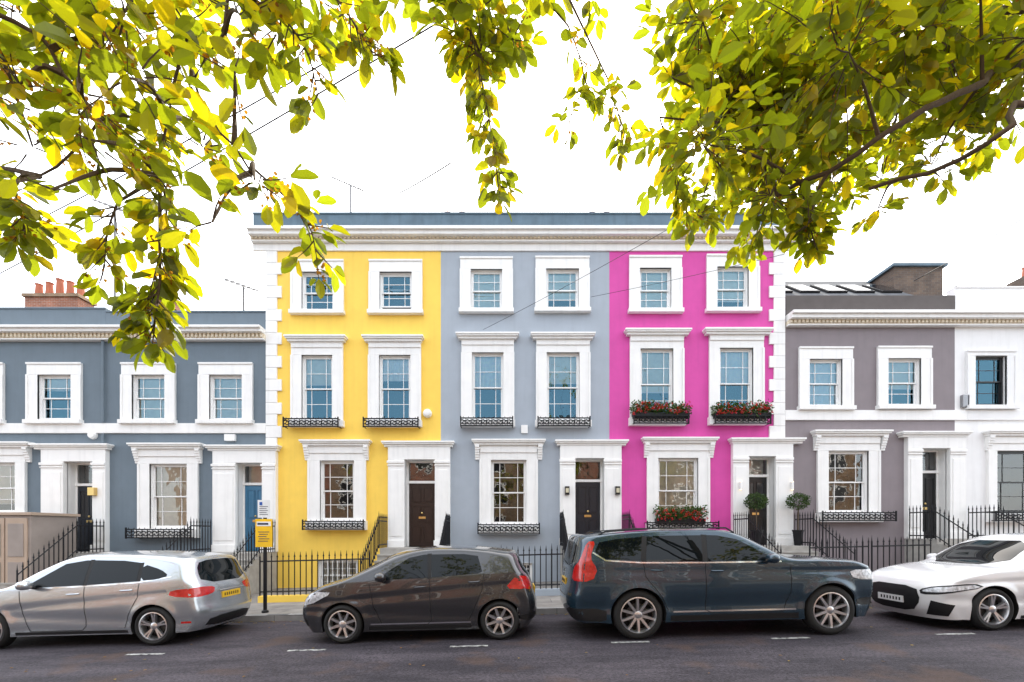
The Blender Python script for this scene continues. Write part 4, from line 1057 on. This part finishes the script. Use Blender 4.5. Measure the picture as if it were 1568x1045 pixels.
Rl = [([rb, rb+Vector((-.1, .1, 2)), rb+Vector((-.2, .2, 3.6)), rb+Vector((-.3, .3, 5.5))], .20, .09),
      ([rb+Vector((-.2, .2, 3.0)), at(1640, 95, 3.0), at(1480, 140, 2.7), at(1380, 190, 2.6), at(1290, 250, 2.7), at(1190, 300, 3.0)], .042, .012),
      ([rb+Vector((-.2, .2, 2.8)), at(1640, 160, 2.5), at(1540, 205, 2.4), at(1440, 255, 2.6), at(1330, 290, 2.8)], .036, .010),
      ([rb+Vector((-.2, .2, 3.6)), at(1600, 10, 3.2), at(1400, 60, 3.3), at(1250, 130, 3.2), at(1120, 190, 3.2)], .045, .012),
      ([rb+Vector((-.3, .3, 4.5)), at(1400, -220, 3.2), at(1100, -160, 3.2), at(850, -80, 2.9), at(600, -50, 2.7)], .06, .012)]
Rs = [([(715, 20, 2.6), (735, 110, 2.6), (750, 190, 2.6), (764, 285, 2.6)], .14, 3), ([(870, 40, 2.7), (888, 90, 2.7), (893, 130, 2.7), (872, 185, 2.7)], .08, 1),
      ([(930, 120, 2.9), (945, 170, 2.8), (955, 210, 2.8)], .07, 1), ([(1010, 180, 3), (1035, 270, 3), (1052, 330, 3)], .12, 2), ([(1230, 300, 3), (1240, 345, 3), (1245, 368, 3)], .08, 2)]
tree('street_tree', rb, .2, Rl, Rcl, Rs, .112, .10, .84)
lb = Vector((-3.4, .5, zg(-3.4)+.1)); Lc = []
for px, py, r, n in ((30, 20, .22, 12), (110, 40, .24, 14), (190, 20, .24, 14), (280, 30, .24, 14), (365, 20, .18, 10), (430, 40, .15, 8), (490, 0, .13, 6),
    (30, 130, .20, 11), (120, 140, .22, 11), (200, 120, .22, 11), (290, 130, .20, 11), (360, 110, .15, 7), (50, 225, .18, 9), (140, 215, .16, 8), (230, 200, .18, 10),
    (310, 225, .16, 9), (390, 275, .11, 6), (325, 340, .09, 4), (10, 305, .12, 6), (80, 290, .08, 3), (240, 285, .14, 7), (60, 175, .18, 8), (160, 80, .2, 9), (-80, 100, .3, 14), (-60, 280, .2, 8), (200, -80, .3, 16), (400, -80, .28, 14), (50, -80, .3, 14)):
    Lc.append((px, py, 1.9+R.uniform(-.3, .3), r, n))
for i in range(12):
    v = rv(); Lc.append((-300+v.x*500, -560+v.z*300, 1.7+v.y*.6, .4, 14))
Ll = [([lb, lb+Vector((.05, .1, 2)), lb+Vector((.2, .2, 3.4)), lb+Vector((.4, .3, 5))], .16, .07),
      ([lb+Vector((.2, .2, 3.2)), at(-60, 0, 1.7), at(90, 110, 1.8), at(150, 190, 1.9), at(60, 270, 1.9)], .018, .004),
      ([lb+Vector((.2, .25, 3.5)), at(60, -120, 1.8), at(270, 20, 1.8), at(265, 150, 1.9), at(245, 270, 1.95)], .018, .004),
      ([lb+Vector((.2, .3, 3.8)), at(150, -180, 1.8), at(350, -20, 1.9), at(300, 130, 1.9), at(385, 265, 1.9)], .016, .004)]
Ls = [([(245, 260, 1.9), (255, 330, 1.85), (242, 400, 1.85), (222, 475, 1.85)], .09, 2), ([(245, 430, 1.85), (240, 470, 1.85), (234, 510, 1.85)], .04, 1),
      ([(390, 260, 1.9), (445, 310, 1.9), (475, 350, 1.9), (485, 395, 1.9)], .04, 1), ([(430, 20, 1.9), (470, 80, 1.9), (487, 145, 1.9)], .06, 1),
      ([(510, -10, 1.9), (545, 40, 1.9), (572, 85, 1.9)], .05, 1), ([(180, 310, 1.9), (165, 355, 1.9), (160, 405, 1.9)], .04, 1), ([(20, 280, 1.8), (30, 320, 1.8), (38, 350, 1.8)], .05, 1)]
tree('street_tree', lb, .16, Ll, Lc, Ls, .105, .35, .70)
# unseen street trees added on the near pavement, breaking up pane and car reflections
for (tx, ty, hgt) in ((-9.5, -1.3, 7.2), (1.2, -2.4, 7.8), (10.5, -1.3, 7.0)):
    b = Vector((tx, ty, zg(tx)+.1)); cr_ = Vector((tx, ty, hgt)); cls = []
    for i in range(15):
        v = rv(); cls.append((cr_+Vector((v.x*1.9, v.y*1.2, v.z*1.5)), 1.0, 8))
    lm = [([b, b+Vector((.05, 0, 2.4)), b+Vector((0, .1, 4.5)), cr_], .17, .06)]
    for k in range(5):
        a = k*1.26; lm.append(([b+Vector((0, .05, 3.2)), cr_+Vector((math.cos(a)*1.0, math.sin(a)*.8, -1)), cr_+Vector((math.cos(a)*1.9, math.sin(a)*1.2, .2))], .07, .02))
    tree('street_tree', b, .18, lm, cls, [], .24, 0, 1.)
